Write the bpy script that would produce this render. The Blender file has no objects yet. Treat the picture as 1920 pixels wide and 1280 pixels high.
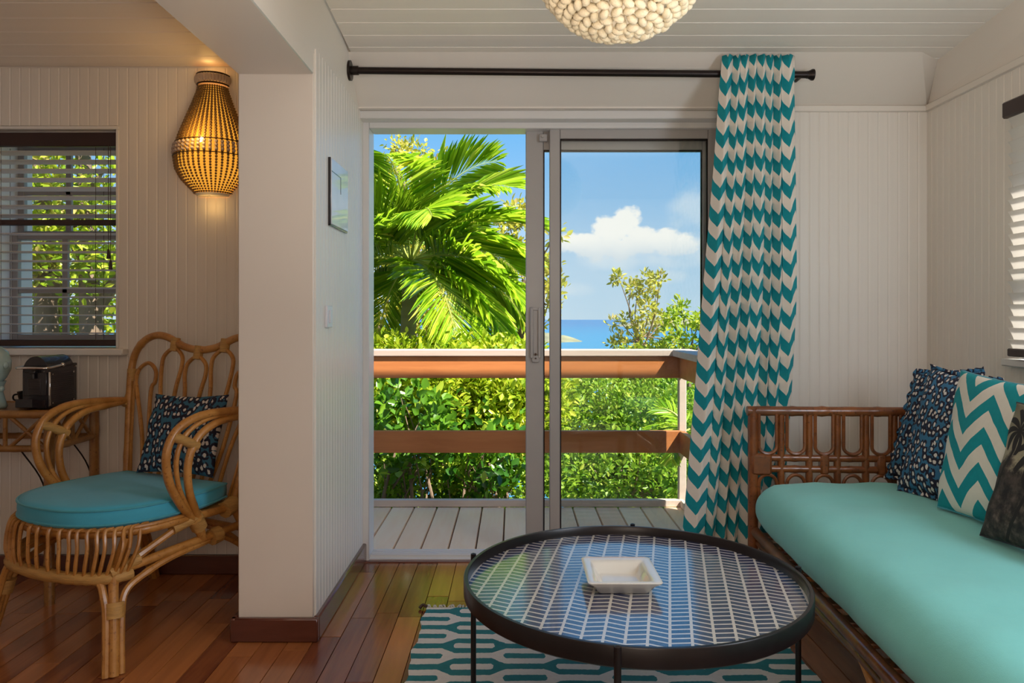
import bpy, math, random
import numpy as np
from mathutils import Vector, Matrix, Euler, noise as mnoise
random.seed(7)
RNG = np.random.default_rng(7)
PI = math.pi
SC = bpy.context.scene
COL = SC.collection

# ------------------------------------------------------------------ camera, exposure, lights
cam_d = bpy.data.cameras.new('camera'); cam = bpy.data.objects.new('camera', cam_d); COL.objects.link(cam)
cam.location = (0, 0, 1.2); cam.rotation_euler = (PI/2, 0, 0)
cam_d.sensor_width = 36; cam_d.lens = 36*1395/1920
cam_d.shift_x = -3/1920; cam_d.shift_y = -50/1920
cam_d.clip_start = .05; cam_d.clip_end = 60000
SC.camera = cam
SC.view_settings.view_transform = 'Standard'; SC.view_settings.look = 'None'
SC.view_settings.gamma = 1; SC.view_settings.use_curve_mapping = False
SC.view_settings.exposure = 0.12
SC.cycles.max_bounces = 10; SC.cycles.transparent_max_bounces = 16
SC.cycles.sample_clamp_indirect = 6

def area(name, loc, target, size, power, color, size_y=None):
    l = bpy.data.lights.new(name, 'AREA'); l.energy = power; l.color = color
    l.shape = 'RECTANGLE'; l.size = size; l.size_y = size_y or size
    o = bpy.data.objects.new(name, l); COL.objects.link(o); o.location = loc
    o.rotation_euler = (Vector(target)-Vector(loc)).to_track_quat('-Z', 'Y').to_euler()
    return o
sun_l = bpy.data.lights.new('sun', 'SUN'); sun_l.energy = 10.5; sun_l.angle = math.radians(.6); sun_l.color = (1, .95, .86)
sun_o = bpy.data.objects.new('sun', sun_l); COL.objects.link(sun_o)
sun_o.rotation_euler = Vector((-.65, .54, -1)).to_track_quat('-Z', 'Y').to_euler(); sun_o.location = (6, -5, 12)
def soft_fill(name, loc, power, color, r):
    l = bpy.data.lights.new(name, 'POINT'); l.energy = power; l.color = color; l.shadow_soft_size = r
    o = bpy.data.objects.new(name, l); COL.objects.link(o); o.location = loc; return o
soft_fill('room_fill', (.05, -.75, 1.4), 25, (1, .85, .71), .3)  # added fill light behind the camera, no real fixture
soft_fill('alcove_fill', (-2.3, -.5, 1.7), 2.6, (1, .78, .62), .3)  # weak fill added out of view to lift the alcove
area('ceiling_fill', (.22, .75, 1.205), (.22, .751, 2.4), .5, 24, (1, .87, .74))  # upward fill added to brighten the ceiling, no fixture stands here
area('side_fill', (1.92, 1.15, 1.55), (-.7, 2.75, 1.0), .9, 30, (.76, .87, 1))  # cool fill added to brighten the partition, no window opens here

# ------------------------------------------------------------------ node helpers
class Sk:
    def __init__(s, g, k): s.g, s.k = g, k
    def __add__(s, o): return s.g.m('ADD', s, o)
    def __radd__(s, o): return s.g.m('ADD', o, s)
    def __sub__(s, o): return s.g.m('SUBTRACT', s, o)
    def __rsub__(s, o): return s.g.m('SUBTRACT', o, s)
    def __mul__(s, o): return s.g.m('MULTIPLY', s, o)
    def __rmul__(s, o): return s.g.m('MULTIPLY', o, s)
    def __truediv__(s, o): return s.g.m('DIVIDE', s, o)
    def lt(s, o): return s.g.m('LESS_THAN', s, o)
    def gt(s, o): return s.g.m('GREATER_THAN', s, o)
    def fract(s): return s.g.m('FRACT', s)
    def floor(s): return s.g.m('FLOOR', s)
    def abs(s): return s.g.m('ABSOLUTE', s)
    def sin(s): return s.g.m('SINE', s)
    def cos(s): return s.g.m('COSINE', s)
    def clamp(s): return s.g.m('MULTIPLY', s, 1.0, clamp=True)
    def pow(s, e): return s.g.m('POWER', s, e)
    def min(s, o): return s.g.m('MINIMUM', s, o)
    def max(s, o): return s.g.m('MAXIMUM', s, o)
class Gr:
    def __init__(s, nt): s.nt = nt
    def n(s, t): return s.nt.nodes.new(t)
    def put(s, sock, v):
        if isinstance(v, Sk): s.nt.links.new(v.k, sock)
        elif isinstance(v, (tuple, list)):
            sock.default_value = tuple(v) if len(v) == len(sock.default_value) else tuple(v)+(1,)
        else: sock.default_value = v
    def m(s, op, a, b=None, clamp=False):
        nd = s.n('ShaderNodeMath'); nd.operation = op; nd.use_clamp = clamp
        s.put(nd.inputs[0], a)
        if b is not None: s.put(nd.inputs[1], b)
        return Sk(s, nd.outputs[0])
    def mix(s, f, a, b):
        nd = s.n('ShaderNodeMix'); nd.data_type = 'RGBA'
        s.put(nd.inputs[0], f); s.put(nd.inputs[6], a); s.put(nd.inputs[7], b)
        return Sk(s, nd.outputs[2])
    def coord(s, which='Object'):
        return Sk(s, s.n('ShaderNodeTexCoord').outputs[which])
    def xyz(s, v):
        nd = s.n('ShaderNodeSeparateXYZ'); s.put(nd.inputs[0], v); return [Sk(s, o) for o in nd.outputs]
    def vec(s, x, y, z):
        nd = s.n('ShaderNodeCombineXYZ')
        for i, v in enumerate((x, y, z)): s.put(nd.inputs[i], v)
        return Sk(s, nd.outputs[0])
    def vscale(s, v, sc):
        nd = s.n('ShaderNodeMapping'); s.put(nd.inputs[0], v); nd.inputs['Scale'].default_value = sc; return Sk(s, nd.outputs[0])
    def noise(s, v, scale, detail=3, rough=.5, dist=0):
        nd = s.n('ShaderNodeTexNoise'); s.put(nd.inputs['Vector'], v)
        nd.inputs['Scale'].default_value = scale; nd.inputs['Detail'].default_value = detail
        nd.inputs['Roughness'].default_value = rough; nd.inputs['Distortion'].default_value = dist
        return Sk(s, nd.outputs[0])
    def voronoi(s, v, scale, rnd=1):
        nd = s.n('ShaderNodeTexVoronoi'); s.put(nd.inputs['Vector'], v)
        nd.voronoi_dimensions = '2D'; nd.inputs['Scale'].default_value = scale; nd.inputs['Randomness'].default_value = rnd
        return Sk(s, nd.outputs['Distance'])
    def smooth(s, x, lo, hi):
        nd = s.n('ShaderNodeMapRange'); nd.interpolation_type = 'SMOOTHSTEP'
        s.put(nd.inputs[0], x); nd.inputs[1].default_value = lo; nd.inputs[2].default_value = hi
        return Sk(s, nd.outputs[0])
    def tri(s, x):      # triangle wave 0..1..0, period 1
        return ((x.fract()-.5).abs())*2
    def bump(s, h, strength, dist=.01):
        nd = s.n('ShaderNodeBump'); s.put(nd.inputs['Height'], h)
        nd.inputs['Strength'].default_value = strength; nd.inputs['Distance'].default_value = dist
        return Sk(s, nd.outputs[0])
    def objrand(s): return Sk(s, s.n('ShaderNodeObjectInfo').outputs['Random'])
    def attr(s, name):
        nd = s.n('ShaderNodeAttribute'); nd.attribute_name = name; return Sk(s, nd.outputs['Fac'])
def new_mat(name):
    m = bpy.data.materials.new(name); m.use_nodes = True
    g = Gr(m.node_tree); b = m.node_tree.nodes['Principled BSDF']
    return m, g, b
def simple(name, col, rough=.5, metal=0, var=.06, vscale=6, bump=0, bscale=120, coat=0, spec=.5, stretch=(1, 1, 1)):
    m, g, b = new_mat(name)
    o = g.vscale(g.coord(), stretch)
    if var:
        f = g.noise(o, vscale, 4)
        g.put(b.inputs['Base Color'], g.mix(f, tuple(c*(1-var*2) for c in col), tuple(min(1, c*(1+var*2)) for c in col)))
    else: b.inputs['Base Color'].default_value = col+(1,)
    b.inputs['Roughness'].default_value = rough; b.inputs['Metallic'].default_value = metal
    b.inputs['Specular IOR Level'].default_value = spec; b.inputs['Coat Weight'].default_value = coat
    if bump: g.put(b.inputs['Normal'], g.bump(g.noise(o, bscale, 2), bump, .004))
    return m
def wood(name, c1, c2, rough, stretch, rnd=.5, coat=0, scale=14, c3=None):
    m, g, b = new_mat(name)
    r = g.objrand(); o = g.coord('Object')
    geo = Sk(g, g.n('ShaderNodeNewGeometry').outputs['Position'])
    x, y, z = g.xyz(g.vscale(geo, stretch))
    v = g.vec(x+r*37, y+r*11, z)
    gr = g.noise(v, scale, 6, .6, .6)
    col = g.mix(g.smooth(gr, .3, .7), c1, c2)
    dark = g.mix(r, tuple(c*(1-rnd) for c in c1), c3 or tuple(min(1, c*(1+rnd)) for c in c2))
    g.put(b.inputs['Base Color'], g.mix(.55, col, dark))
    b.inputs['Roughness'].default_value = rough; b.inputs['Coat Weight'].default_value = coat; b.inputs['Coat Roughness'].default_value = .12
    g.put(b.inputs['Normal'], g.bump(gr, .12, .003))
    return m
def fabric(name, col, var=.08, rough=.85, sheen=.2):
    m, g, b = new_mat(name)
    o = g.coord()
    f = g.noise(o, 7, 5, .6)
    g.put(b.inputs['Base Color'], g.mix(f, tuple(c*(1-var*2) for c in col), tuple(min(1, c*(1+var*2)) for c in col)))
    b.inputs['Roughness'].default_value = rough; b.inputs['Sheen Weight'].default_value = sheen
    g.put(b.inputs['Normal'], g.bump(g.noise(o, 500, 2)+g.noise(o, 14, 3)*2.5, .25, .002))
    return m
def uv(g):
    x, y, _ = g.xyz(g.coord('UV')); return x, y

M = {}
M['wall'] = simple('painted_wall', (.80, .745, .675), .38, var=.02, vscale=3)
M['wall_smooth'] = simple('painted_plaster', (.80, .735, .66), .45, var=.02, vscale=2)
M['ceil'] = simple('painted_ceiling', (.86, .80, .725), .4, var=.02, vscale=3)
M['sash'] = simple('grey_aluminium', (.40, .375, .36), .32, var=.02)
M['whiteframe'] = simple('white_aluminium', (.72, .70, .68), .32, var=.02)
M['greyframe'] = simple('grey_sash_paint', (.34, .31, .30), .4, var=.03)
M['sill'] = simple('white_sill', (.78, .76, .73), .35, var=.02)
M['dark_metal'] = simple('dark_bronze_metal', (.022, .014, .012), .35, .6, var=.1)
M['table_rim'] = simple('dark_bronze_wood', (.014, .010, .011), .30, .15, var=.25, vscale=20)
M['black_plastic'] = simple('black_plastic', (.012, .010, .013), .25, var=.1, coat=.3)
M['black_grill'] = simple('black_ribbed_plastic', (.03, .022, .022), .4, var=.1)
M['chrome'] = simple('chrome', (.75, .73, .70), .12, 1, var=0)
M['ceramic'] = simple('white_ceramic', (.80, .78, .72), .12, var=.02, coat=.6)
M['celadon'] = simple('celadon_glaze', (.36, .47, .43), .22, var=.1, vscale=18, coat=.5)
M['switch'] = simple('white_switch_plastic', (.72, .72, .76), .3, var=.01)
M['floor_wood'] = wood('floor_wood', (.19, .038, .020), (.44, .125, .042), .2, (1, .07, 1), .6, .35, 22, (.68, .28, .08))
M['floor_wood'].node_tree.nodes['Principled BSDF'].inputs['Coat IOR'].default_value = 1.6
M['baseboard'] = wood('baseboard_wood', (.10, .028, .018), (.16, .05, .03), .22, (.2, .2, 1), .15, .5, 14)
M['deck_wood'] = wood('weathered_deck_wood', (.93, .56, .32), (.97, .67, .43), .7, (1, .12, 1), .12, 0, 25)
M['rail_wood'] = wood('rail_wood', (.50, .16, .045), (.64, .235, .07), .5, (.1, 1, 1), .15, 0, 30)
M['cap_wood'] = wood('weathered_cap_wood', (.55, .41, .33), (.68, .54, .45), .65, (.1, 1, 1), .1, 0, 30)
M['post_wood'] = wood('dark_post_wood', (.14, .055, .035), (.2, .08, .05), .6, (1, 1, .1), .15, 0, 20)
M['blind_white'] = simple('white_slat', (.74, .70, .67), .4, var=.03)
M['blind_dark'] = simple('dark_brown_slat', (.035, .016, .014), .35, var=.15)
M['cord'] = simple('brown_cord', (.07, .04, .03), .8, var=.1)
M['turq'] = fabric('turquoise_cotton', (.055, .40, .58), .06)
M['turq_pipe'] = fabric('turquoise_piping', (.06, .36, .47), .05)
M['aqua'] = fabric('aqua_cotton', (.19, .60, .565), .04)
M['rope'] = simple('cream_rope', (.84, .73, .52), .8, var=.10, vscale=30, bump=.4, bscale=300)
M['paper'] = simple('cream_fabric_lining', (.78, .72, .60), .7, var=.04)
M['soil'] = simple('dry_hillside', (.16, .17, .05), .95, var=.3, vscale=.8)
M['bark'] = simple('pale_bark', (.24, .165, .11), .9, var=.25, vscale=14, bump=.6, bscale=40, stretch=(1, 1, .25))
M['palm_bark'] = simple('palm_bark', (.30, .27, .16), .9, var=.2, vscale=10, bump=.5, bscale=20, stretch=(.2, .2, 1))
M['roof'] = simple('roof_sheet', (.5, .42, .36), .7, var=.1)
M['wrap'] = simple('rattan_binding', (.52, .29, .085), .5, var=.2, vscale=60, bump=.6, bscale=160, stretch=(.3, .3, 3))

def cane(name, c1, c2, c3, rough=.35):
    m, g, b = new_mat(name)
    o = g.coord()
    f = g.noise(o, 9, 5, .65); f2 = g.noise(g.vscale(o, (6, 6, 6)), 14, 3)
    c = g.mix(g.smooth(f, .35, .65), c1, c2)
    g.put(b.inputs['Base Color'], g.mix(g.smooth(f2, .58, .72)*.7, c, c3))
    b.inputs['Roughness'].default_value = rough; b.inputs['Coat Weight'].default_value = .35; b.inputs['Coat Roughness'].default_value = .2
    g.put(b.inputs['Normal'], g.bump(f2, .15, .002))
    return m
M['rattan'] = cane('honey_rattan', (.40, .165, .030), (.56, .265, .065), (.22, .075, .018))
M['bamboo'] = cane('brown_bamboo', (.25, .105, .022), (.36, .17, .045), (.12, .045, .012))
M['red_bamboo'] = cane('red_brown_bamboo', (.145, .042, .011), (.255, .080, .020), (.05, .014, .006), .28)

def glass_mat():
    m, g, b = new_mat('clear_glass')
    nt = m.node_tree; nt.nodes.remove(b)
    tr = g.n('ShaderNodeBsdfTransparent'); tr.inputs[0].default_value = (.97, .985, .98, 1)
    gl = g.n('ShaderNodeBsdfGlossy'); gl.inputs['Roughness'].default_value = .01
    lw = g.n('ShaderNodeLayerWeight'); lw.inputs[0].default_value = .5; fr = Sk(g, lw.outputs['Facing']).pow(5.0)*.9+.035
    mx = g.n('ShaderNodeMixShader'); nt.links.new(fr.k, mx.inputs[0])
    nt.links.new(tr.outputs[0], mx.inputs[1]); nt.links.new(gl.outputs[0], mx.inputs[2])
    nt.links.new(mx.outputs[0], nt.nodes['Material Output'].inputs[0]); return m
M['glass'] = glass_mat()

TEAL = (.0, .28, .335); CREAM = (.84, .76, .67)
def zigzag(name, period, amp, lam, duty=.5, teal=TEAL, cream=CREAM, ph=0.):
    m, g, b = new_mat(name)
    u, v = uv(g)
    s = (v/period + g.tri(u/lam+ph)*(amp/period)).fract().lt(duty)
    n = g.noise(g.coord(), 60, 3)
    g.put(b.inputs['Base Color'], g.mix(s, g.mix(n, tuple(c*.93 for c in cream), cream), g.mix(n, tuple(c*.85 for c in teal), tuple(c*1.1 for c in teal))))
    b.inputs['Roughness'].default_value = .85
    g.put(b.inputs['Normal'], g.bump(g.noise(g.coord(), 600, 2), .2, .002))
    return m
M['curtain'] = zigzag('chevron_curtain_cotton', .114, .064, .150, ph=.62)
M['chevron'] = zigzag('chevron_cushion_cotton', .118, .105, .215, .5, (.0, .30, .35), (.84, .79, .70), .28)

def leopard(name, blue, scale=35):
    m, g, b = new_mat(name)
    u, v = uv(g)
    vec = g.vec(u*1.15, v*.85, 0)
    nz = g.noise(vec, 70, 3); nz2 = g.noise(vec, 40, 2)
    d = g.voronoi(vec, scale, .8) + (nz-.5)*.62
    ring = g.smooth(d, .56, .51)*g.smooth(nz2, .36, .41)
    core = g.smooth(d, .235, .19)
    c = g.mix(ring, blue, (.010, .009, .028))
    c = g.mix(core, c, (.70, .64, .60))
    g.put(b.inputs['Base Color'], c); b.inputs['Roughness'].default_value = .8
    g.put(b.inputs['Normal'], g.bump(g.noise(g.coord(), 500, 2), .2, .002))
    return m
M['leopard'] = leopard('leopard_cotton', (.035, .16, .30))
M['leopard_chair'] = leopard('leopard_cotton_chair', (.035, .14, .235), 31)

def jungle():
    m, g, b = new_mat('palm_scene_print')
    u, v = uv(g)               # metres from the lower left corner
    vec = g.vec(u, v, 0)
    n = g.noise(vec, 26, 6, .65); n2 = g.noise(vec, 11, 4, .6)
    sky = g.mix(g.smooth(v, .2, .45), (.40, .35, .24), (.15, .135, .09))
    f = g.smooth(v + (n2-.5)*.32 + (n-.5)*.10, .27, .21)
    c = g.mix(f, sky, g.mix(g.smooth(n, .35, .68), (.012, .008, .008), (.085, .060, .050)))
    low = g.smooth(v + (n2-.5)*.2, .16, .06)
    c = g.mix(low*g.smooth(n, .5, .75), c, (.20, .15, .12))
    for (cx, cy, R, tilt) in ((.075, .325, .075, .3), (.20, .26, .105, .0), (.36, .34, .09, .5)):
        dx, dy = u-cx, v-cy
        r = g.m('SQRT', dx*dx+dy*dy); th = g.m('ARCTAN2', dy+.000001, dx)
        droop = th + r*9*dx.gt(0) - r*9*dx.lt(0)
        lobes = ((droop*4.5+tilt).cos().abs())
        crown = (r/R).lt(lobes*.95+.12)*(r/R).lt(1)
        trunk = (dx+ (dy*dy)*1.2).abs().lt(.006)*dy.lt(0)
        c = g.mix(crown.max(trunk), c, (.014, .010, .009))
    g.put(b.inputs['Base Color'], c); b.inputs['Roughness'].default_value = .75
    return m
M['jungle'] = jungle()

def table_print():
    m, g, b = new_mat('herringbone_inlay')
    o = g.coord(); x, y, z = g.xyz(o)
    a = math.radians(11.8)
    X = x*math.cos(a) - y*math.sin(a); Y = x*math.sin(a) + y*math.cos(a)
    w = .0525; rr = .0265
    cx = X/w; fc = cx.fract(); sgn = (cx*.5).fract().gt(.5)*2-1
    rv = (Y/rr + sgn*(fc-.5)*.55).fract()
    dark = rv.lt(.74)*(fc-.5).abs().lt(.43)
    n = g.noise(o, 30, 3)
    blue = g.mix(n, (.018, .026, .075), (.05, .065, .15))  # blue of the reflected sky is mixed into the dark base colour
    g.put(b.inputs['Base Color'], g.mix(dark, (.66, .62, .56), blue))
    b.inputs['Roughness'].default_value = .2; b.inputs['Coat Weight'].default_value = 1; b.inputs['Coat Roughness'].default_value = .13; b.inputs['Coat IOR'].default_value = 1.6
    return m
M['inlay'] = table_print()

def rug_mat():
    m, g, b = new_mat('rug_trellis_weave')
    x, y, z = g.xyz(g.coord())
    lam, p = .36, .079
    nz = g.noise(g.coord(), 90, 2)-.5
    yy = y + nz*.006 + (g.noise(g.coord(), 9, 2)-.5)*.012; xx = x + nz*.01
    a = g.tri((xx+.642)/lam + .5)              # 0 at column A, 1 at column B
    s = 1 - ((a-.36)/.28).clamp()*2
    t = (1-s*s)*1.15
    f = (yy*(2*PI/p)).cos()*s - (yy*(PI/p)).cos()*t - .02
    teal = f.gt(.0)
    tc = g.mix(g.noise(g.coord(), 40, 4), (.015, .17, .185), (.04, .27, .285))
    wc = g.mix(g.noise(g.coord(), 70, 3), (.76, .70, .62), (.88, .83, .75))
    g.put(b.inputs['Base Color'], g.mix(teal, wc, tc)); b.inputs['Roughness'].default_value = .95
    g.put(b.inputs['Normal'], g.bump((y*1400).sin()+nz, .35, .003))
    return m
M['rug'] = rug_mat()

def leaf_mat(name, c1, c2, c3, trans=.45, rough=.4, gloss=.5):
    m, g, b = new_mat(name); nt = m.node_tree
    r = g.attr('rnd')
    c = g.mix(g.smooth(r, 0, .6), c1, c2); c = g.mix(g.smooth(r, .6, 1), c, c3)
    g.put(b.inputs['Base Color'], c); b.inputs['Roughness'].default_value = rough; b.inputs['Specular IOR Level'].default_value = gloss
    tl = g.n('ShaderNodeBsdfTranslucent'); g.put(tl.inputs[0], c)
    mx = g.n('ShaderNodeMixShader'); mx.inputs[0].default_value = trans
    nt.links.new(b.outputs[0], mx.inputs[1]); nt.links.new(tl.outputs[0], mx.inputs[2])
    nt.links.new(mx.outputs[0], nt.nodes['Material Output'].inputs[0]); return m
M['leaf_hedge'] = leaf_mat('hedge_leaf', (.20, .34, .012), (.50, .60, .03), (.85, .80, .10))
M['leaf_dark'] = leaf_mat('dark_glossy_leaf', (.04, .15, .012), (.16, .36, .02), (.55, .68, .06), .35, .28, .7)
M['leaf_mid'] = leaf_mat('mid_green_leaf', (.12, .27, .02), (.34, .52, .035), (.72, .76, .12))
M['leaf_yellow'] = leaf_mat('yellow_green_leaf', (.34, .38, .03), (.66, .60, .08), (.88, .68, .24))
M['leaf_palm'] = leaf_mat('palm_leaf', (.18, .40, .012), (.50, .70, .035), (.92, .90, .15), .5, .35, .6)

def emis(name, col, strength):
    m, g, b = new_mat(name); b.inputs['Base Color'].default_value = col+(1,)
    b.inputs['Emission Color'].default_value = col+(1,); b.inputs['Emission Strength'].default_value = strength; return m
M['lamp_liner'] = emis('glowing_lamp_liner', (1, .45, .045), .66)
M['lamp_bulb'] = emis('lamp_bulb_glow', (1, .78, .38), 9)
M['bead'] = simple('amber_wood_bead', (.20, .11, .03), .4, var=.15)
M['bead_pale'] = simple('pale_wood_bead', (.44, .35, .30), .5, var=.15)

def sea_mat():
    m, g, b = new_mat('sea_water')
    x, y, z = g.xyz(g.coord())
    f = g.smooth(y, 1500, 9000); n = g.noise(g.vscale(g.coord(), (.0006, .002, 1)), 3, 4)
    c = g.mix(f, (.06, .21, .33), (.07, .145, .27))
    g.put(b.inputs['Base Color'], g.mix(n*.35, c, (.05, .25, .45))); b.inputs['Roughness'].default_value = .5; b.inputs['Specular IOR Level'].default_value = .15
    return m
M['sea'] = sea_mat()
M['island'] = simple('island_scrub', (.25, .24, .14), .95, var=.35, vscale=.02)

# ------------------------------------------------------------------ world: blue sky with cumulus
def build_world():
    w = bpy.data.worlds.new('world'); SC.world = w; w.use_nodes = True
    g = Gr(w.node_tree); bg = w.node_tree.nodes['Background']
    d = g.coord('Generated'); x, y, z = g.xyz(d)
    az = g.m('ARCTAN2', x, y); el = g.m('ARCSINE', z)
    e = el.max(0.0)
    c = g.mix(g.smooth(e, -.03, .30), (.56, .74, .90), (.145, .46, .86))
    c = g.mix(g.smooth(e, .22, .95), c, (.05, .24, .72))
    nv = g.vec(az, el*1.4, 0)
    n = g.noise(nv, 16, 7, .58); n0 = g.noise(nv, 5, 5, .55); n1 = g.noise(nv, 34, 6, .6)
    K = 1/1395
    def blob(px, py, rx, ry):
        a = (az-(px-963)*K)/(rx*K); b = (el-(590-py)*K)/(ry*K)
        return 1-(a*a+b*b)
    dens = None
    for bl in ((1150, 438, 46, 38), (1108, 462, 80, 26), (1190, 458, 74, 34), (1250, 458, 64, 28), (1172, 410, 30, 26)):
        k = blob(*bl); dens = k if dens is None else dens.max(k)
    dens = dens.max(-1.5) + (n-.5)*2.6 + (n1-.5)*2.6
    cum = g.smooth(dens, -.1, .55)
    soft = None
    for bl in ((1320, 400, 85, 60), (1330, 470, 110, 50), (1085, 542, 42, 18), (1215, 520, 90, 18), (1180, 488, 150, 26)):
        k = blob(*bl); soft = k if soft is None else soft.max(k)
    softc = g.smooth(soft.max(-1.5) + (n-.5)*2.4 + (n0-.5)*1.2, .0, 1.3)*.62
    gen = g.smooth(n0*.75+n*.25, .50, .66)*.75*g.smooth(e, .0, .08)      # scattered cloud over the rest of the sky
    haze = g.smooth(e, .16, .0)*g.smooth(n0, .35, .65)*.3
    c = g.mix(haze, c, (.72, .82, .90))
    c = g.mix(gen*g.smooth(az.abs(), .25, .6), c, (.88, .90, .93))
    c = g.mix(softc, c, (.80, .87, .93))
    shade = g.smooth(el-((590-470)*K) + (n-.5)*.03, -.015, .02)
    c = g.mix(cum, c, g.mix(shade, (.72, .80, .88), (1.02, 1.0, .97)))
    g.put(bg.inputs[0], c); bg.inputs[1].default_value = 1.0
build_world()

# ------------------------------------------------------------------ mesh builder
class MB:
    def __init__(s): s.v = []; s.f = []; s.uv = None
    def add(s, vs, fs):
        o = len(s.v); s.v += [tuple(p) for p in vs]; s.f += [tuple(i+o for i in q) for q in fs]; return s
    def box(s, lo, hi, bev=.003):
        lo, hi = Vector(lo), Vector(hi); c = (lo+hi)/2; h = (hi-lo)/2
        b = min(bev, min(h)*.45)
        if b <= 0:
            vs = [(c.x+h.x*sx, c.y+h.y*sy, c.z+h.z*sz) for sx in (-1, 1) for sy in (-1, 1) for sz in (-1, 1)]
            return s.add(vs, [(0, 1, 3, 2), (4, 6, 7, 5), (0, 4, 5, 1), (2, 3, 7, 6), (0, 2, 6, 4), (1, 5, 7, 3)])
        vs = []; idx = {}
        for sx in (-1, 1):
            for sy in (-1, 1):
                for sz in (-1, 1):
                    for a in range(3):
                        q = [h.x-b, h.y-b, h.z-b]; q[a] += b
                        idx[(sx, sy, sz, a)] = len(vs); vs.append((c.x+sx*q[0], c.y+sy*q[1], c.z+sz*q[2]))
        fs = []
        def quad(ids, n):
            p = [Vector(vs[i]) for i in ids]
            nn = (p[1]-p[0]).cross(p[2]-p[0])
            fs.append(tuple(ids) if nn.dot(Vector(n)) > 0 else tuple(reversed(ids)))
        S = (-1, 1)
        for a in range(3):
            o1, o2 = [k for k in range(3) if k != a]
            for sa in S:
                ids = []
                for (s1, s2) in ((-1, -1), (1, -1), (1, 1), (-1, 1)):
                    k = [0, 0, 0]; k[a] = sa; k[o1] = s1; k[o2] = s2; ids.append(idx[(k[0], k[1], k[2], a)])
                n = [0, 0, 0]; n[a] = sa; quad(ids, n)
            for s1 in S:                     # edges running along a
                for s2 in S:
                    ids = []
                    for (sa, ax) in ((-1, o1), (1, o1), (1, o2), (-1, o2)):
                        k = [0, 0, 0]; k[a] = sa; k[o1] = s1; k[o2] = s2; ids.append(idx[(k[0], k[1], k[2], ax)])
                    n = [0, 0, 0]; n[o1] = s1; n[o2] = s2; quad(ids, n)
        for sx in S:
            for sy in S:
                for sz in S: quad([idx[(sx, sy, sz, a)] for a in range(3)], (sx, sy, sz))
        return s.add(vs, fs)
    def tube(s, pts, r, seg=8, smooth=6, closed=False, cap=True, node=0, flat=None):
        P = [Vector(p) for p in pts]
        if smooth > 1 and len(P) > 2: P = catmull(P, smooth, closed)
        elif node and len(P) == 2:
            k = max(2, int((P[1]-P[0]).length/.02)); P = [P[0].lerp(P[1], i/k) for i in range(k+1)]
        n = len(P); L = 0; rs = []
        for i in range(n):
            if i: L += (P[i]-P[i-1]).length
            rr = r(i/(n-1)) if callable(r) else r
            if node:
                q = ((L+node*.37) % node); q = min(q, node-q); rr *= 1+.16*math.exp(-(q/.008)**2)
            rs.append(rr)
        T = []
        for i in range(n):
            a = P[i-1] if (i or closed) else P[i]; b = P[(i+1) % n] if (i < n-1 or closed) else P[i]
            t = b-a; T.append(t.normalized() if t.length > 1e-9 else Vector((0, 0, 1)))
        up = Vector((0, 0, 1)) if abs(T[0].z) < .9 else Vector((1, 0, 0))
        N = (up-T[0]*up.dot(T[0])).normalized(); vs = []
        for i in range(n):
            N = N-T[i]*N.dot(T[i])
            N = N.normalized() if N.length > 1e-6 else T[i].orthogonal().normalized()
            B = T[i].cross(N)
            for k in range(seg):
                a = 2*PI*k/seg; vs.append(P[i]+(N*math.cos(a)+B*math.sin(a))*rs[i])
        fs = []
        for i in range(n if closed else n-1):
            j = (i+1) % n
            for k in range(seg):
                k2 = (k+1) % seg; fs.append((i*seg+k, i*seg+k2, j*seg+k2, j*seg+k))
        if cap and not closed: fs += [tuple(reversed(range(seg))), tuple(range((n-1)*seg, n*seg))]
        return s.add(vs, fs)
    def cyl(s, a, b, r, seg=12, node=0): return s.tube([a, b], r, seg, 1, node=node)
    def lathe(s, prof, seg=32, c=(0, 0, 0), a0=0, a1=2*PI):
        full = abs(a1-a0-2*PI) < 1e-6; n = seg if full else seg+1; vs = []; fs = []
        for (r, z) in prof:
            for k in range(n):
                a = a0+(a1-a0)*k/seg; vs.append((c[0]+r*math.cos(a), c[1]+r*math.sin(a), c[2]+z))
        for i in range(len(prof)-1):
            for k in range(seg):
                k2 = (k+1) % n; fs.append((i*n+k, i*n+k2, (i+1)*n+k2, (i+1)*n+k))
        return s.add(vs, fs)
    def ball(s, c, r, sx=1, sy=1, sz=1, seg=8, rings=5):
        vs = [(c[0], c[1], c[2]-r*sz)]
        for i in range(1, rings):
            t = -PI/2+PI*i/rings
            for k in range(seg):
                a = 2*PI*k/seg; vs.append((c[0]+r*sx*math.cos(t)*math.cos(a), c[1]+r*sy*math.cos(t)*math.sin(a), c[2]+r*sz*math.sin(t)))
        vs.append((c[0], c[1], c[2]+r*sz)); fs = []
        for k in range(seg): fs.append((0, 1+(k+1) % seg, 1+k))
        for i in range(rings-2):
            for k in range(seg):
                a = 1+i*seg; fs.append((a+k, a+(k+1) % seg, a+seg+(k+1) % seg, a+seg+k))
        a = 1+(rings-2)*seg
        for k in range(seg): fs.append((a+k, a+(k+1) % seg, len(vs)-1))
        return s.add(vs, fs)
    def prism(s, pts, vec):
        n = len(pts); a = [Vector(p) for p in pts]; b = [p+Vector(vec) for p in a]
        fs = [tuple(range(n)), tuple(range(2*n-1, n-1, -1))] + [(i, n+i, n+(i+1) % n, (i+1) % n) for i in range(n)]
        return s.add(a+b, fs)
    def quad(s, *p): return s.add(p, [tuple(range(len(p)))])
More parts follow.
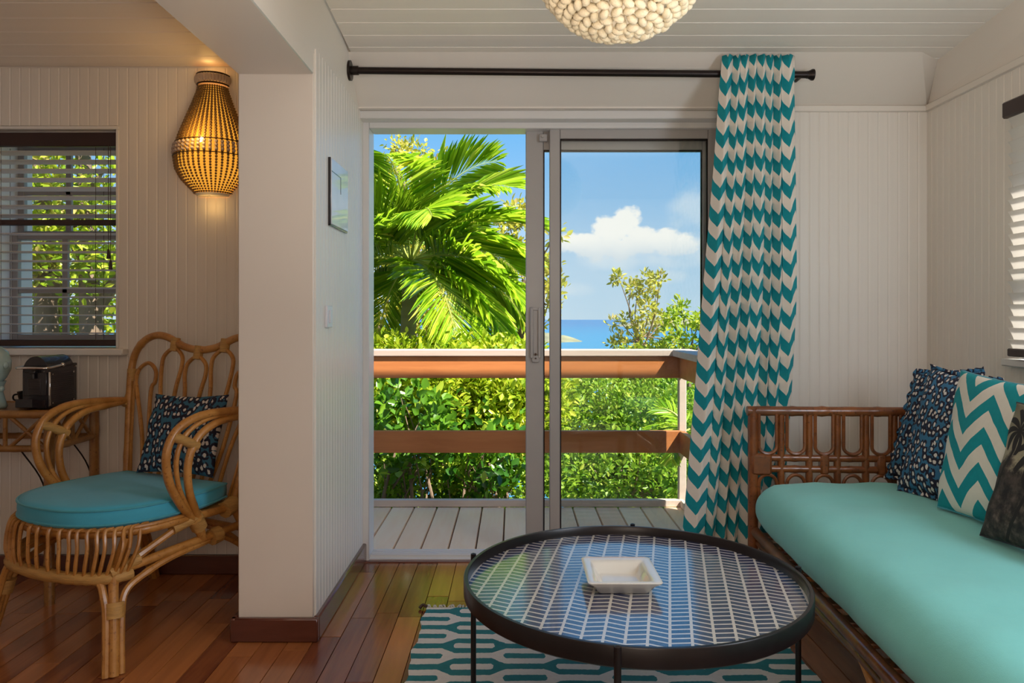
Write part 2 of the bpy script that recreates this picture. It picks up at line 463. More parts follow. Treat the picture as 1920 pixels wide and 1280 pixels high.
    def mesh(s, name, off=(0, 0, 0), smooth=True, ang=.7):
        me = bpy.data.meshes.new(name); o = Vector(off)
        me.from_pydata([tuple(Vector(p)-o) for p in s.v], [], s.f)
        if s.uv:
            l = me.uv_layers.new(name='UVMap'); idx = np.empty(len(me.loops), np.int32); me.loops.foreach_get('vertex_index', idx)
            l.data.foreach_set('uv', np.array(s.uv, np.float32)[idx].ravel())
        if smooth:
            me.shade_smooth(); me.set_sharp_from_angle(angle=ang)
        me.update(); return me
def fix_normals(me):
    import bmesh
    b = bmesh.new(); b.from_mesh(me); bmesh.ops.recalc_face_normals(b, faces=b.faces); b.to_mesh(me); b.free()
def catmull(P, k, closed=False):
    n = len(P); out = []
    rng = range(n) if closed else range(n-1)
    for i in rng:
        p0 = P[(i-1) % n] if (closed or i) else P[0]*2-P[1]
        p1, p2 = P[i], P[(i+1) % n]
        p3 = P[(i+2) % n] if (closed or i < n-2) else P[-1]*2-P[-2]
        for j in range(k):
            t = j/k; t2, t3 = t*t, t*t*t
            out.append(.5*((2*p1)+(p2-p0)*t+(2*p0-5*p1+4*p2-p3)*t2+(3*p1-p0-3*p2+p3)*t3))
    if not closed: out.append(P[-1].copy())
    return out

BASE = {}                      # world offset of a root's origin, so that parts may be written in world coordinates
def link(o): COL.objects.link(o); return o
def tag(o, label, cat, group=None, kind=None):
    o['label'] = label; o['category'] = cat
    if group: o['group'] = group
    if kind: o['kind'] = kind
    return o
def thing(name, label, cat, loc=(0, 0, 0), rz=0, group=None):
    o = link(bpy.data.objects.new(name, None)); o.location = loc; o.rotation_euler = (0, 0, rz); o.empty_display_size = .1
    BASE[o.name] = Vector(loc); tag(o, label, cat, group); return o
def part(name, mb, mat, parent, local=False, label=None, kind=None, ang=.7):
    off = (0, 0, 0) if local else BASE.get(parent.name, (0, 0, 0))
    me = mb if isinstance(mb, bpy.types.Mesh) else mb.mesh(name, off, ang=ang)
    if not me.materials: me.materials.append(mat)
    o = link(bpy.data.objects.new(name, me)); o.parent = parent
    BASE[o.name] = Vector(off)
    if label: o['label'] = label
    if kind: o['kind'] = kind
    return o
def solo(name, mb, mat, label, cat, group=None, kind=None, base=None):
    b = base
    if b is None:
        xs = [p[0] for p in mb.v]; ys = [p[1] for p in mb.v]; zs = [p[2] for p in mb.v]
        b = ((min(xs)+max(xs))/2, (min(ys)+max(ys))/2, min(zs))
    me = mb.mesh(name, b); me.materials.append(mat)
    o = link(bpy.data.objects.new(name, me)); o.location = b; BASE[o.name] = Vector(b)
    return tag(o, label, cat, group, kind)
def struct(name, mb, mat, label=None, parent=None, cat=None):
    me = mb.mesh(name); me.materials.append(mat)
    o = link(bpy.data.objects.new(name, me)); BASE[o.name] = Vector((0, 0, 0))
    if parent: o.parent = parent
    else:
        o['kind'] = 'structure'
        if label: o['label'] = label
        o['category'] = cat or name.split('_')[0]
    return o
def at(px, py, Y): return Vector(((px-963)*Y/1395, Y, 1.2-(py-590)*Y/1395))

def unit_board(inset_x, inset_z, name):
    mb = MB(); a, c = .5-inset_x, inset_z
    vs = [(-.5, 0, 0), (.5, 0, 0), (.5, 0, 1), (-.5, 0, 1), (-.5, .6, 0), (.5, .6, 0), (.5, .6, 1), (-.5, .6, 1), (-a, 1, c), (a, 1, c), (a, 1, 1-c), (-a, 1, 1-c)]
    fs = [(0, 1, 2, 3), (0, 4, 5, 1), (1, 5, 6, 2), (2, 6, 7, 3), (3, 7, 4, 0), (4, 8, 9, 5), (5, 9, 10, 6), (6, 10, 11, 7), (7, 11, 8, 4), (8, 11, 10, 9)]
    mb.add(vs, fs); me = mb.mesh(name, smooth=False); fix_normals(me); return me
def put_board(name, me, mat, parent, base, xv, yv, zv):
    """unit board: x across, y outwards (thickness), z along"""
    o = bpy.data.objects.new(name, me); link(o); o.parent = parent
    m = Matrix.Identity(4)
    for i, v in enumerate((xv, yv, zv)): m.col[i] = Vector(v).to_4d() if False else (v[0], v[1], v[2], 0)
    m.col[3] = (base[0], base[1], base[2], 1)
    o.matrix_local = m; return o

# ================================================================== ROOM SHELL
XL, XC = -.738, -1.017                 # partition: face towards the sitting room, face towards the alcove
YB, YA = 3.514, 3.46                   # inner faces of the back wall: sitting room, alcove
XR = 1.955; YF = 2.745; YOUT = 3.76; ZS = 2.087
YREAR = -1.6; XFAR = -3.25
WB = unit_board(.11, .0, 'beadboard'); WB.materials.append(M['wall'])
CB = unit_board(.03, .0, 'ceiling_board'); CB.materials.append(M['ceil'])

# partition with the wide opening: a pier at the back and a beam above the opening
mb = MB()
mb.box((XC, YF, 0), (XL, YOUT, 2.6), .004); mb.box((XC, YREAR, ZS), (XL, YF, 2.6), .004); mb.box((XC, YREAR, 0), (XL, -.9, ZS), .004)
wall_left = struct('wall_left', mb, M['wall_smooth'], 'white partition pier and beam between the sitting room and the alcove')
BW = .0465
n = int((YOUT-.05-YF)/BW)
for i in range(n):
    y = YF+.012+(i+.5)*(YOUT-.10-YF)/n
    put_board('beadboard', WB, M['wall'], wall_left, (XL, y, .085), (0, -(YOUT-.10-YF)/n, 0), (.006, 0, 0), (0, 0, 2.10))
# back wall of the sitting room: right of the door, and header over the door
DX0, DX1, DTOP = -.738, 1.02, 2.175
mb = MB()
mb.box((DX1, YB, 0), (XR+.12, YOUT, 2.6), 0); mb.box((DX0, YB, DTOP), (DX1, YOUT, 2.6), 0)
wall_back = struct('wall_back', mb, M['wall_smooth'], 'white back wall beside and above the sliding door')
nb = 20
for i in range(nb):
    w = (XR-DX1)/nb
    put_board('beadboard', WB, M['wall'], wall_back, (DX1+(i+.5)*w, YB, .09), (-w, 0, 0), (0, -.006, 0), (0, 0, 2.09))
# right wall with window
WY0, WY1, WZ0, WZ1 = 1.95, 2.86, 1.03, 1.98
mb = MB()
for (y0, y1, z0, z1) in ((YREAR, WY0, 0, 2.6), (WY1, YOUT, 0, 2.6), (WY0, WY1, 0, WZ0), (WY0, WY1, WZ1, 2.6)):
    mb.box((XR, y0, z0), (XR+.14, y1, z1), 0)
wall_right = struct('wall_right', mb, M['wall_smooth'], 'white boarded right wall with a window behind the daybed')
y = YB; k = 0
while y > 1.5:
    yc = y-BW/2
    segs = [(.09, 2.18)] if not (WY0 < yc < WY1) else [(.09, WZ0-.02), (WZ1, 2.18)]
    for (z0, z1) in segs:
        put_board('beadboard', WB, M['wall'], wall_right, (XR, yc, z0), (0, BW, 0), (-.006, 0, 0), (0, 0, z1-z0))
    y -= BW
# alcove back wall with window 1
AX0, AX1, AZ0, AZ1 = -2.46, -1.845, 1.045, 2.06
mb = MB()
for (x0, x1, z0, z1) in ((XFAR, AX0, 0, 2.6), (AX1, XC, 0, 2.6), (AX0, AX1, 0, AZ0), (AX0, AX1, AZ1, 2.6)):
    mb.box((x0, YA, z0), (x1, YOUT, z1), 0)
wall_alcove = struct('wall_alcove', mb, M['wall_smooth'], 'white boarded back wall of the alcove with a window')
x = XC; BA = .0455
while x > XFAR:
    xc = x-BA/2
    segs = [(.09, 2.345)] if not (AX0-.02 < xc < AX1+.02) else [(.09, AZ0-.03), (AZ1+.018, 2.345)]
    for (z0, z1) in segs:
        put_board('beadboard', WB, M['wall'], wall_alcove, (xc, YA, z0), (-BA, 0, 0), (0, -.006, 0), (0, 0, z1-z0))
    x -= BA
mb = MB().box((XFAR-.14, YREAR, 0), (XFAR, YOUT, 2.6), 0); struct('wall_far_left', mb, M['wall_smooth'], 'white left end wall of the alcove')
mb = MB().box((XFAR-.14, YREAR-.14, 0), (XR+.14, YREAR, 2.6), 0); struct('wall_front', mb, M['wall_smooth'], 'white wall behind the viewer')
# baseboards
mb = MB().box((XL-.001, YF+.0, 0), (XL+.022, YB+.13, .088), .006).box((XC-.022, YF-.024, 0), (XL+.022, YF, .088), .006)
mb.box((XC-.022, YF-.024, 0), (XC, YA-.03, .088), .006)
struct('baseboard_left', mb, M['baseboard'], 'reddish brown skirting around the partition pier')
struct('baseboard_alcove', MB().box((XFAR, YA-.024, 0), (XC-.03, YA, .088), .006), M['baseboard'], 'dark brown skirting along the alcove back wall')
struct('baseboard_back', MB().box((DX1+.06, YB-.024, 0), (XR, YB, .088), .006), M['baseboard'], 'dark brown skirting under the back wall')
struct('baseboard_right', MB().box((XR-.024, YREAR, 0), (XR, YB-.03, .088), .006), M['baseboard'], 'dark brown skirting along the right wall')
# ceilings
def zc(y): return 2.358+.1*(3.279-y)
XCL, XCR, YCB = -.70, 1.915, 3.279
cp = [(XL-.03, 3.6), (XR+.05, 3.6), (XR+.05, YREAR), (XL-.03, YREAR)]
mb = MB().prism([(x, y, zc(y)+.012) for x, y in cp], (0, 0, .06)); fx = mb
ceiling = struct('ceiling', mb, M['ceil'], 'white boarded ceiling of the sitting room'); fix_normals(ceiling.data)
bwid = .108; y = 3.45
cl = math.hypot(1, .1)
while y > .2:
    put_board('ceiling_board', CB, M['ceil'], ceiling, (XL+.02, y-bwid/2, zc(y-bwid/2)+.012), (0, bwid, -bwid*.1), (0, -.012*.1, -.012), (XR-XL-.02, 0, 0)); y -= bwid
ceiling_alcove = struct('ceiling_alcove', MB().box((XFAR, YREAR, 2.363), (XC, YOUT, 2.45), 0), M['ceil'], 'white boarded ceiling of the alcove')
y = YA
while y > 1.0:
    put_board('ceiling_board', CB, M['ceil'], ceiling_alcove, (XFAR, y-.071, 2.363), (0, .142, 0), (0, 0, -.01), (XC-XFAR, 0, 0)); y -= .142
# coves (sloping boards between walls and ceiling)
mb = MB().prism([(XL, YB+.004, 2.18), (XR, YB+.004, 2.18), (1.80, YCB, zc(YCB)), (XL, YCB, zc(YCB))], (0, .03, .04)); c1 = struct('trim_1', mb, M['wall_smooth'], 'smooth sloping board above the curtain rod', cat='trim'); fix_normals(c1.data)
mb = MB()
yk = 3.36
mb.prism([(XR, YB, 2.185), (XR, 0, 2.185), (XCR, 0, zc(0)), (XCR, yk, zc(yk))], (.05, 0, .03)); c2 = struct('trim_2', mb, M['wall_smooth'], 'smooth sloping board above the right wall', cat='trim'); fix_normals(c2.data)
mb = MB().prism([(XR, YB+.004, 2.18), (XCR, yk, zc(yk)), (1.80, YCB, zc(YCB))], (.03, .03, .05)); c4 = struct('trim_4', mb, M['wall_smooth'], 'corner facet of the ceiling slope', cat='trim'); fix_normals(c4.data)
mb = MB().prism([(XL+.0065, YB, 2.172), (XCL-.028, YCB, zc(YCB)), (XCL, 2.6, zc(2.6)), (XCL, -1, zc(-1)), (XL, -1, 2.165), (XL, YF, 2.165)], (-.03, 0, .03)); c3 = struct('trim_3', mb, M['wall_smooth'], 'smooth sloping board above the partition', cat='trim'); fix_normals(c3.data)
struct('trim_5', MB().box((DX1+.02, YB-.018, 2.155), (XR, YB, 2.185), .004).box((XR-.018, .5, 2.155), (XR, YB, 2.188), .004), M['wall_smooth'], 'slim cornice strip on the back and right walls', cat='trim')

# floor planks
mb = MB().box((XFAR, YREAR, -.2), (XR, YOUT-.02, -.012), 0)
floor = struct('floor', mb, M['baseboard'], 'glossy reddish brown plank floor')
FP = unit_board(.012, .0015, 'plank'); FP.materials.append(M['floor_wood'])
fw = .092; cnt = 0
x = XFAR+.03
while x < XR-.02:
    y1 = 3.66 if XL-.1 < x < DX1 else 3.5
    if x < XC-.0: y1 = YA
    yl = 1.75 if x < XC else 1.45
    y = y1; first = True
    while y > yl:
        L = random.uniform(.5, 1.25)
        if first: L *= random.uniform(.35, 1); first = False
        y0 = max(y-L, YREAR if y-L < yl else -9)
        if y-L < yl: y0 = yl-.3
        put_board('plank', FP, M['floor_wood'], floor, (x+fw/2, y0+.0006, -.012), (fw-.0012, 0, 0), (0, 0, .012+random.uniform(-.0006, .0004)), (0, y-y0-.0012, 0)).matrix_local; cnt += 1
        y = y0
    x += fw
# planks' z axis must run along y with thickness up: handled by the matrix columns above

# ================================================================== SLIDING DOOR
door = link(bpy.data.objects.new('door_1', None)); door['kind'] = 'structure'; door['label'] = 'white aluminium sliding glass door, left half open onto the deck'; door['category'] = 'door'; BASE['door_1'] = Vector((0, 0, 0))
mb = MB(); W = M['whiteframe']
J0, J1, JR0, JR1 = -.750, -.703, 1.0, 1.03
mb.box((J0, 3.62, 0), (J1, 3.745, 2.16), .004).box((JR0, 3.62, 0), (JR1, 3.745, 2.16), .004)
mb.box((J1, 3.62, 2.107), (JR0, 3.745, 2.16), .004)
mb.box((J0, 3.55, 2.135), (JR1, 3.63, 2.176), .004)
part('frame', mb, W, door)
mb = MB().box((J1, 3.63, -.005), (JR0, 3.745, .012), .002)
for yy in (3.645, 3.672, 3.70, 3.727): mb.box((J1, yy, .01), (JR0, yy+.006, .026), .001)
part('track', mb, W, door, label='white ribbed sill track')
part('threshold', MB().box((J1-.02, 3.60, -.005), (JR0, 3.632, .006), .002), M['baseboard'], door, label='brown wooden threshold strip')
def sash(name, x0, x1, yy, th, sw, top, zt, lab):
    mb = MB()
    mb.box((x0, yy, .03), (x0+sw[0], yy+th, zt), .004).box((x1-sw[1], yy, .03), (x1, yy+th, zt), .004)
    mb.box((x0+sw[0], yy+.002, zt-top), (x1-sw[1], yy+th-.002, zt), .003).box((x0+sw[0], yy+.002, .03), (x1-sw[1], yy+th-.002, .10), .003)
    s = part(name, mb, M['sash'], door, label=lab)
    mb = MB(); g0 = x0+sw[0]; g1 = x1-sw[1]
    for (a, b) in (((g0, zt-top-.008), (g1, zt-top)), ((g0, .10), (g1, .107)), ((g0, .10), (g0+.006, zt-top)), ((g1-.006, .10), (g1, zt-top))):
        mb.box((a[0], yy+.006, a[1]), (b[0], yy+th-.006, b[1]), .001)
    part('seal', mb, M['dark_metal'], s, label='dark rubber glazing seal')
    part('pane', MB().box((g0, yy+th/2-.003, .10), (g1, yy+th/2+.003, zt-top), 0), M['glass'], s)
    return s
fx_s = sash('fixed_sash', .176, .998, 3.645, .03, (.052, .045), .072, 2.135, 'fixed right sash with glass')
sl_s = sash('sliding_sash', .060, .992, 3.690, .03, (.088, .055), .10, 2.118, 'sliding sash pushed back behind the fixed one')
mb = MB().box((.082, 3.674, .985), (.098, 3.69, 1.235), .004).box((.12, 3.674, .985), (.136, 3.69, 1.235), .004).box((.082, 3.678, 1.222), (.136, 3.69, 1.238), .003).box((.096, 3.684, .985), (.122, 3.692, 1.225), .002)
mb.box((.09, 3.676, .965), (.128, 3.69, 1.0), .006)
h = part('handle', mb, M['sash'], sl_s)
part('lock', MB().cyl((.109, 3.676, 1.005), (.109, 3.668, 1.005), .006, 10).cyl((.109, 3.676, .985), (.109, 3.668, .985), .004, 8), M['cord'], sl_s, label='small brass key lock')
part('stop_bracket', MB().box((.126, 3.668, 2.055), (.168, 3.688, 2.092), .003).cyl((.143, 3.668, 2.078), (.143, 3.66, 2.078), .006, 8), M['sash'], door)

# ================================================================== WINDOWS
win1 = link(bpy.data.objects.new('window_1', None)); win1['kind'] = 'structure'; win1['label'] = 'double hung grey window behind the blind in the alcove'; win1['category'] = 'window'
YW = 3.60
mb = MB(); F = M['greyframe']
mb.box((AX0, YA+.03, AZ0), (AX0+.03, YOUT, AZ1), .003).box((AX1-.008, YA+.03, AZ0), (AX1, YOUT, AZ1), .003).box((AX0, YA+.03, AZ1-.02), (AX1, YOUT, AZ1), .003)
part('frame', mb, M['sill'], win1)
mb = MB().box((AX0, YA+.005, AZ1), (AX1+.014, YA-.012, AZ1+.016), .003) if False else MB().box((AX0-.014, YA-.012, AZ1), (AX1+.014, YA+.004, AZ1+.016), .003).box((AX1, YA-.012, AZ0), (AX1+.014, YA+.004, AZ1), .003)
part('trim', mb, M['sill'], win1)
part('sill', MB().box((AX0-.06, YA-.055, AZ0-.032), (AX1+.055, YA+.12, AZ0), .005), M['sill'], win1)
def hung(z0, z1, yy, mx, bars):
    mb = MB()
    mb.box((AX0+.03, yy, z0), (AX0+.06, yy+.03, z1), .003).box((AX1-.03, yy, z0), (AX1-.008, yy+.03, z1), .003)
    mb.box((AX0+.06, yy, z0), (AX1-.03, yy+.03, z0+.045), .003).box((AX0+.06, yy, z1-.035), (AX1-.03, yy+.03, z1), .003)
    mb.box((mx-.013, yy+.004, z0+.04), (mx+.013, yy+.026, z1-.03), .002)
    for z in bars: mb.box((AX0+.06, yy+.004, z-.013), (AX1-.03, yy+.026, z+.013), .002)
    s = part('sash', mb, F, win1)
    part('pane', MB().box((AX0+.05, yy+.012, z0+.03), (AX1-.02, yy+.017, z1-.02), 0), M['glass'], s)
hung(1.06, 1.60, 3.60, -2.175, (1.318,)); hung(1.565, 2.04, 3.645, -2.185, (1.80,))
win2 = link(bpy.data.objects.new('window_2', None)); win2['kind'] = 'structure'; win2['label'] = 'window in the right wall behind a white blind'; win2['category'] = 'window'
mb = MB().box((XR+.02, WY0, WZ0), (XR+.14, WY0+.03, WZ1), .003).box((XR+.02, WY1-.03, WZ0), (XR+.14, WY1, WZ1), .003).box((XR+.02, WY0, WZ1-.03), (XR+.14, WY1, WZ1), .003)
part('frame', mb, M['sill'], win2)
part('sill', MB().box((XR-.045, WY0-.05, WZ0-.03), (XR+.14, WY1+.06, WZ0), .005), M['sill'], win2)
mb = MB().box((XR+.085, WY0+.03, WZ0), (XR+.115, WY0+.07, WZ1), .003).box((XR+.085, WY1-.07, WZ0), (XR+.115, WY1-.03, WZ1), .003).box((XR+.085, WY0, 1.49), (XR+.115, WY1, 1.53), .003).box((XR+.085, WY0, WZ0), (XR+.115, WY1, WZ0+.04), .003)
s2 = part('sash', mb, W, win2); part('pane', MB().box((XR+.098, WY0+.05, WZ0+.03), (XR+.103, WY1-.05, WZ1-.03), 0), M['glass'], s2)

def slat_mat():
    m, g, b = new_mat('white_slat'); nt = m.node_tree
    b.inputs['Base Color'].default_value = (.90, .87, .84, 1); b.inputs['Roughness'].default_value = .4
    tl = g.n('ShaderNodeBsdfTranslucent'); tl.inputs[0].default_value = (.92, .88, .84, 1)
    mx = g.n('ShaderNodeMixShader'); mx.inputs[0].default_value = .5
    nt.links.new(b.outputs[0], mx.inputs[1]); nt.links.new(tl.outputs[0], mx.inputs[2]); nt.links.new(mx.outputs[0], nt.nodes['Material Output'].inputs[0]); return m
M['blind_white'] = slat_mat()
def slat_mesh(L, d, name):
    mb = MB(); n = 4; vs = []; fs = []
    for i in range(n+1):
        t = (i/n-.5); z = -.012*d*10*(t*t)*4*.35
        for (xx) in (-L/2, L/2):
            vs.append((xx, t*d, z+.0012)); vs.append((xx, t*d, z-.0012))
    for i in range(n):
        a = i*4; b = a+4
        fs += [(a, a+2, b+2, b), (a+1, b+1, b+3, a+3), (a, b, b+1, a+1), (a+2, a+3, b+3, b+2)]
    fs += [(0, 1, 3, 2), (n*4, n*4+2, n*4+3, n*4+1)]
    mb.add(vs, fs); me = mb.mesh(name); fix_normals(me); me.materials.append(M['blind_white']); return me
# alcove blind
yb = YA+.055
bl = thing('window_blind', 'venetian blind with pale slats and dark brown valance in the alcove window', 'blind', ((AX0+AX1)/2, yb, AZ0+.002))
part('valance', MB().box((AX0+.004, YA+.006, 1.985), (AX1-.004, YA+.03, 2.05), .004), M['blind_dark'], bl, label='dark brown valance')
sm = slat_mesh(AX1-AX0-.02, .046, 'slat')
zz = 1.965
while zz > 1.085:
    if abs(zz-1.635) > .02:
        o = part('slat', sm, None, bl, local=True); o.location = (0, 0, zz-(AZ0+.002)); o.rotation_euler = (math.radians(-16 if zz > 1.6 else -6), 0, 0)
    zz -= .0425
part('raised_bar', MB().box((AX0+.01, yb-.014, 1.622), (AX1-.008, yb+.014, 1.648), .003), M['blind_dark'], bl, label='dark brown bar halfway down')
part('bottom_rail', MB().box((AX0+.01, yb-.022, AZ0+.008), (AX1-.008, yb+.022, AZ0+.038), .004), M['blind_dark'], bl, label='dark brown bottom rail')
for xx in (-2.40, -1.955):
    for dy in (-.022, .022): part('ladder_cord', MB().cyl((xx+dy*.3, yb+dy, AZ0+.03), (xx+dy*.3, yb+dy, 1.99), .0012, 5), M['cord'], bl)
for xx, z0 in ((-1.872, 1.44), (-1.882, 1.50)): part('pull_cord', MB().cyl((xx, YA-.004, z0), (xx, YA-.004, 1.99), .0015, 5), M['cord'], bl)
for (xx, z0) in ((-1.882, 1.46), (-1.872, 1.41)):
    part('tassel', MB().lathe([(.001, .045), (.005, .043), (.009, .0), (.001, -.001)], 10, (xx, YA-.004, z0)), M['blind_dark'], bl)
# right-hand blind
xb = XR-.048
br = thing('window_blind', 'white slatted venetian blind with dark brown valance on the right wall', 'blind', (xb, (WY0+WY1)/2, WZ0+.002))
part('valance', MB().box((XR-.07, WY0-.03, 1.955), (XR-.046, WY1+.015, 2.018), .006).box((XR-.048, WY1-.002, 1.955), (XR-.006, WY1+.015, 2.018), .004), M['blind_dark'], br, label='dark reddish brown valance')
sm2 = slat_mesh(WY1-WY0-.02, .05, 'slat')
zz = 1.93
while zz > 1.08:
    o = part('slat', sm2, None, br, local=True); o.location = (0, 0, zz-(WZ0+.002)); o.rotation_euler = Euler((math.radians(62), 0, PI/2)); zz -= .0445
part('bottom_rail', MB().box((xb-.025, WY0+.01, WZ0+.012), (xb+.02, WY1-.02, WZ0+.042), .004), M['blind_dark'], br, label='dark brown bottom rail')
for yy in (WY0+.12, WY1-.14): part('ladder_cord', MB().cyl((xb-.02, yy, WZ0+.03), (xb-.02, yy, 1.96), .0012, 5), M['cord'], br)

# ================================================================== CURTAIN + ROD
RZ0, RZ1, RY = 2.283, 2.264, 3.30
rod = thing('curtain_rod', 'dark bronze curtain rod running above the sliding door', 'curtain rod', (XL+.3, RY, RZ0))
part('pole', MB().cyl((XL+.012, RY, RZ0), (1.305, RY, RZ1), .0155, 16), M['dark_metal'], rod)
part('wall_bracket', MB().cyl((XL+.006, RY, RZ0), (XL+.018, RY, RZ0), .044, 24).cyl((XL+.016, RY, RZ0), (XL+.05, RY, RZ0), .02, 16), M['dark_metal'], rod)
part('finial', MB().cyl((1.30, RY, RZ1), (1.312, RY, RZ1), .017, 16).tube([(1.305, RY, RZ1), (1.315, RY, RZ1), (1.322, RY, RZ1), (1.33, RY, RZ1)], lambda t: .017+.008*min(1, t*1.5), 16, 1), M['dark_metal'], rod)
mb = MB().cyl((1.285, RY, RZ1), (1.285, RY+.09, RZ1+.0), .007, 8)
part('rear_bracket', mb, M['dark_metal'], rod)
def curtain():
    NP, SP, NZ = 8, 16, 60
    mb = MB(); us = []; nc = NP*SP+1
    zt, zb = 2.335, .02
    fabric_w = NP*.150
    wt = [1.3, .9, .9, 1.0, 1.0, .85, 1.0, 1.4]; wbm = [2.2, .9, 1.2, .9, 1.2, .9, .9, 1.2]
    def cum(w):
        a = [0]
        for q in w: a.append(a[-1]+q)
        return [q/a[-1] for q in a]
    ct, cb = cum(wt), cum(wbm)
    for j in range(NZ+1):
        t = j/NZ; z = zt+(zb-zt)*t
        if t < .22: xl = .915-(.035)*(t/.22)
        else: xl = .880-.155*((t-.22)/.78)
        xr = 1.232+.012*math.sin(t*3)-.06*max(0, t-.45)/.55
        for i in range(nc):
            p = i/SP; k = min(NP-1, int(p)); fr = p-k
            g0 = ct[k]+(ct[k+1]-ct[k])*fr; g1 = cb[k]+(cb[k+1]-cb[k])*fr
            sw = .018*math.sin(3.1*t*2+k*1.7)*t
            s = g0+(g1-g0)*t + sw*.35*math.sin(PI*g0)
            a = 2*PI*(fr-.5)
            amp = (.016+.010*t)*(1+.3*math.sin(k*2.3+t*4))
            dx = -.003*math.sin(2*a)
            y = RY-.042-amp*math.cos(a)*(1 if t > .03 else .85)
            if t < .035: y -= .006
            y += .01*math.sin(7*t+k*1.1)*t
            x = xl+(xr-xl)*s+dx*(.5+t)
            mb.v.append((x, y, z)); us.append((p*.150, -(zt-z)+.012*math.sin(p*1.3)))
    for j in range(NZ):
        for i in range(nc-1):
            a = j*nc+i; mb.f.append((a, a+1, a+nc+1, a+nc))
    mb.uv = us
    o = solo('curtain', mb, M['curtain'], 'teal and cream chevron curtain gathered at the right of the door', 'curtain')
    m = o.modifiers.new('cloth', 'SOLIDIFY'); m.thickness = .003; m.offset = 0
    hb = MB(); rows = []
    return o
cur = curtain()

# ================================================================== LAMPS
def pendant():
    Y = 1.9; c = Vector((.275, Y, 2.125)); R = .217
    p = thing('pendant_lamp', 'round cream rope pendant lamp hanging above the coffee table', 'lamp', (c.x, c.y, c.z+R))
    mb = MB(); rows = 25
    for i in range(rows):
        th = -PI/2+.10+(PI-.35)*i/(rows-1)
        r = R*math.cos(th); z = R*.96*math.sin(th); n = max(6, int(2*PI*r/.030))
        for k in range(n):
            a = 2*PI*(k+.5*(i % 2))/n + random.uniform(-.02, .02); q = Vector((math.cos(a)*math.cos(th), math.sin(a)*math.cos(th), math.sin(th)))
            P = c+Vector((q.x*R, q.y*R, z)) + q*random.uniform(-.002, .004)
            tg = Vector((-math.sin(a), math.cos(a), 0)); up = q.cross(tg)
            d = (tg*.75+up*(.65 if i % 2 else -.45)).normalized(); e = q.cross(d)
            b = MB().ball((0, 0, 0), 1, seg=7, rings=5)
            Mx = Matrix((d*.0185, e*.0115, q*.0125)).transposed()
            mb.add([P+Mx@Vector(v) for v in b.v], b.f)
    part('woven_shade', mb, M['rope'], p, ang=3)
    part('lining', MB().lathe([(.02, -R*.94), (R*.45, -R*.82), (R*.80, -R*.5), (R*.94, 0), (R*.80, R*.5), (R*.45, R*.82), (.02, R*.93)], 28, c), M['paper'], p)
    part('flex', MB().cyl((c.x, c.y, c.z+R*.9), (c.x, c.y, zc(Y)-.01), .004, 8), M['cord'], p)
    part('ceiling_rose', MB().lathe([(.001, -.03), (.04, -.028), (.05, -.0)], 20, (c.x, c.y, zc(Y)+.004)), M['switch'], p)
pendant()

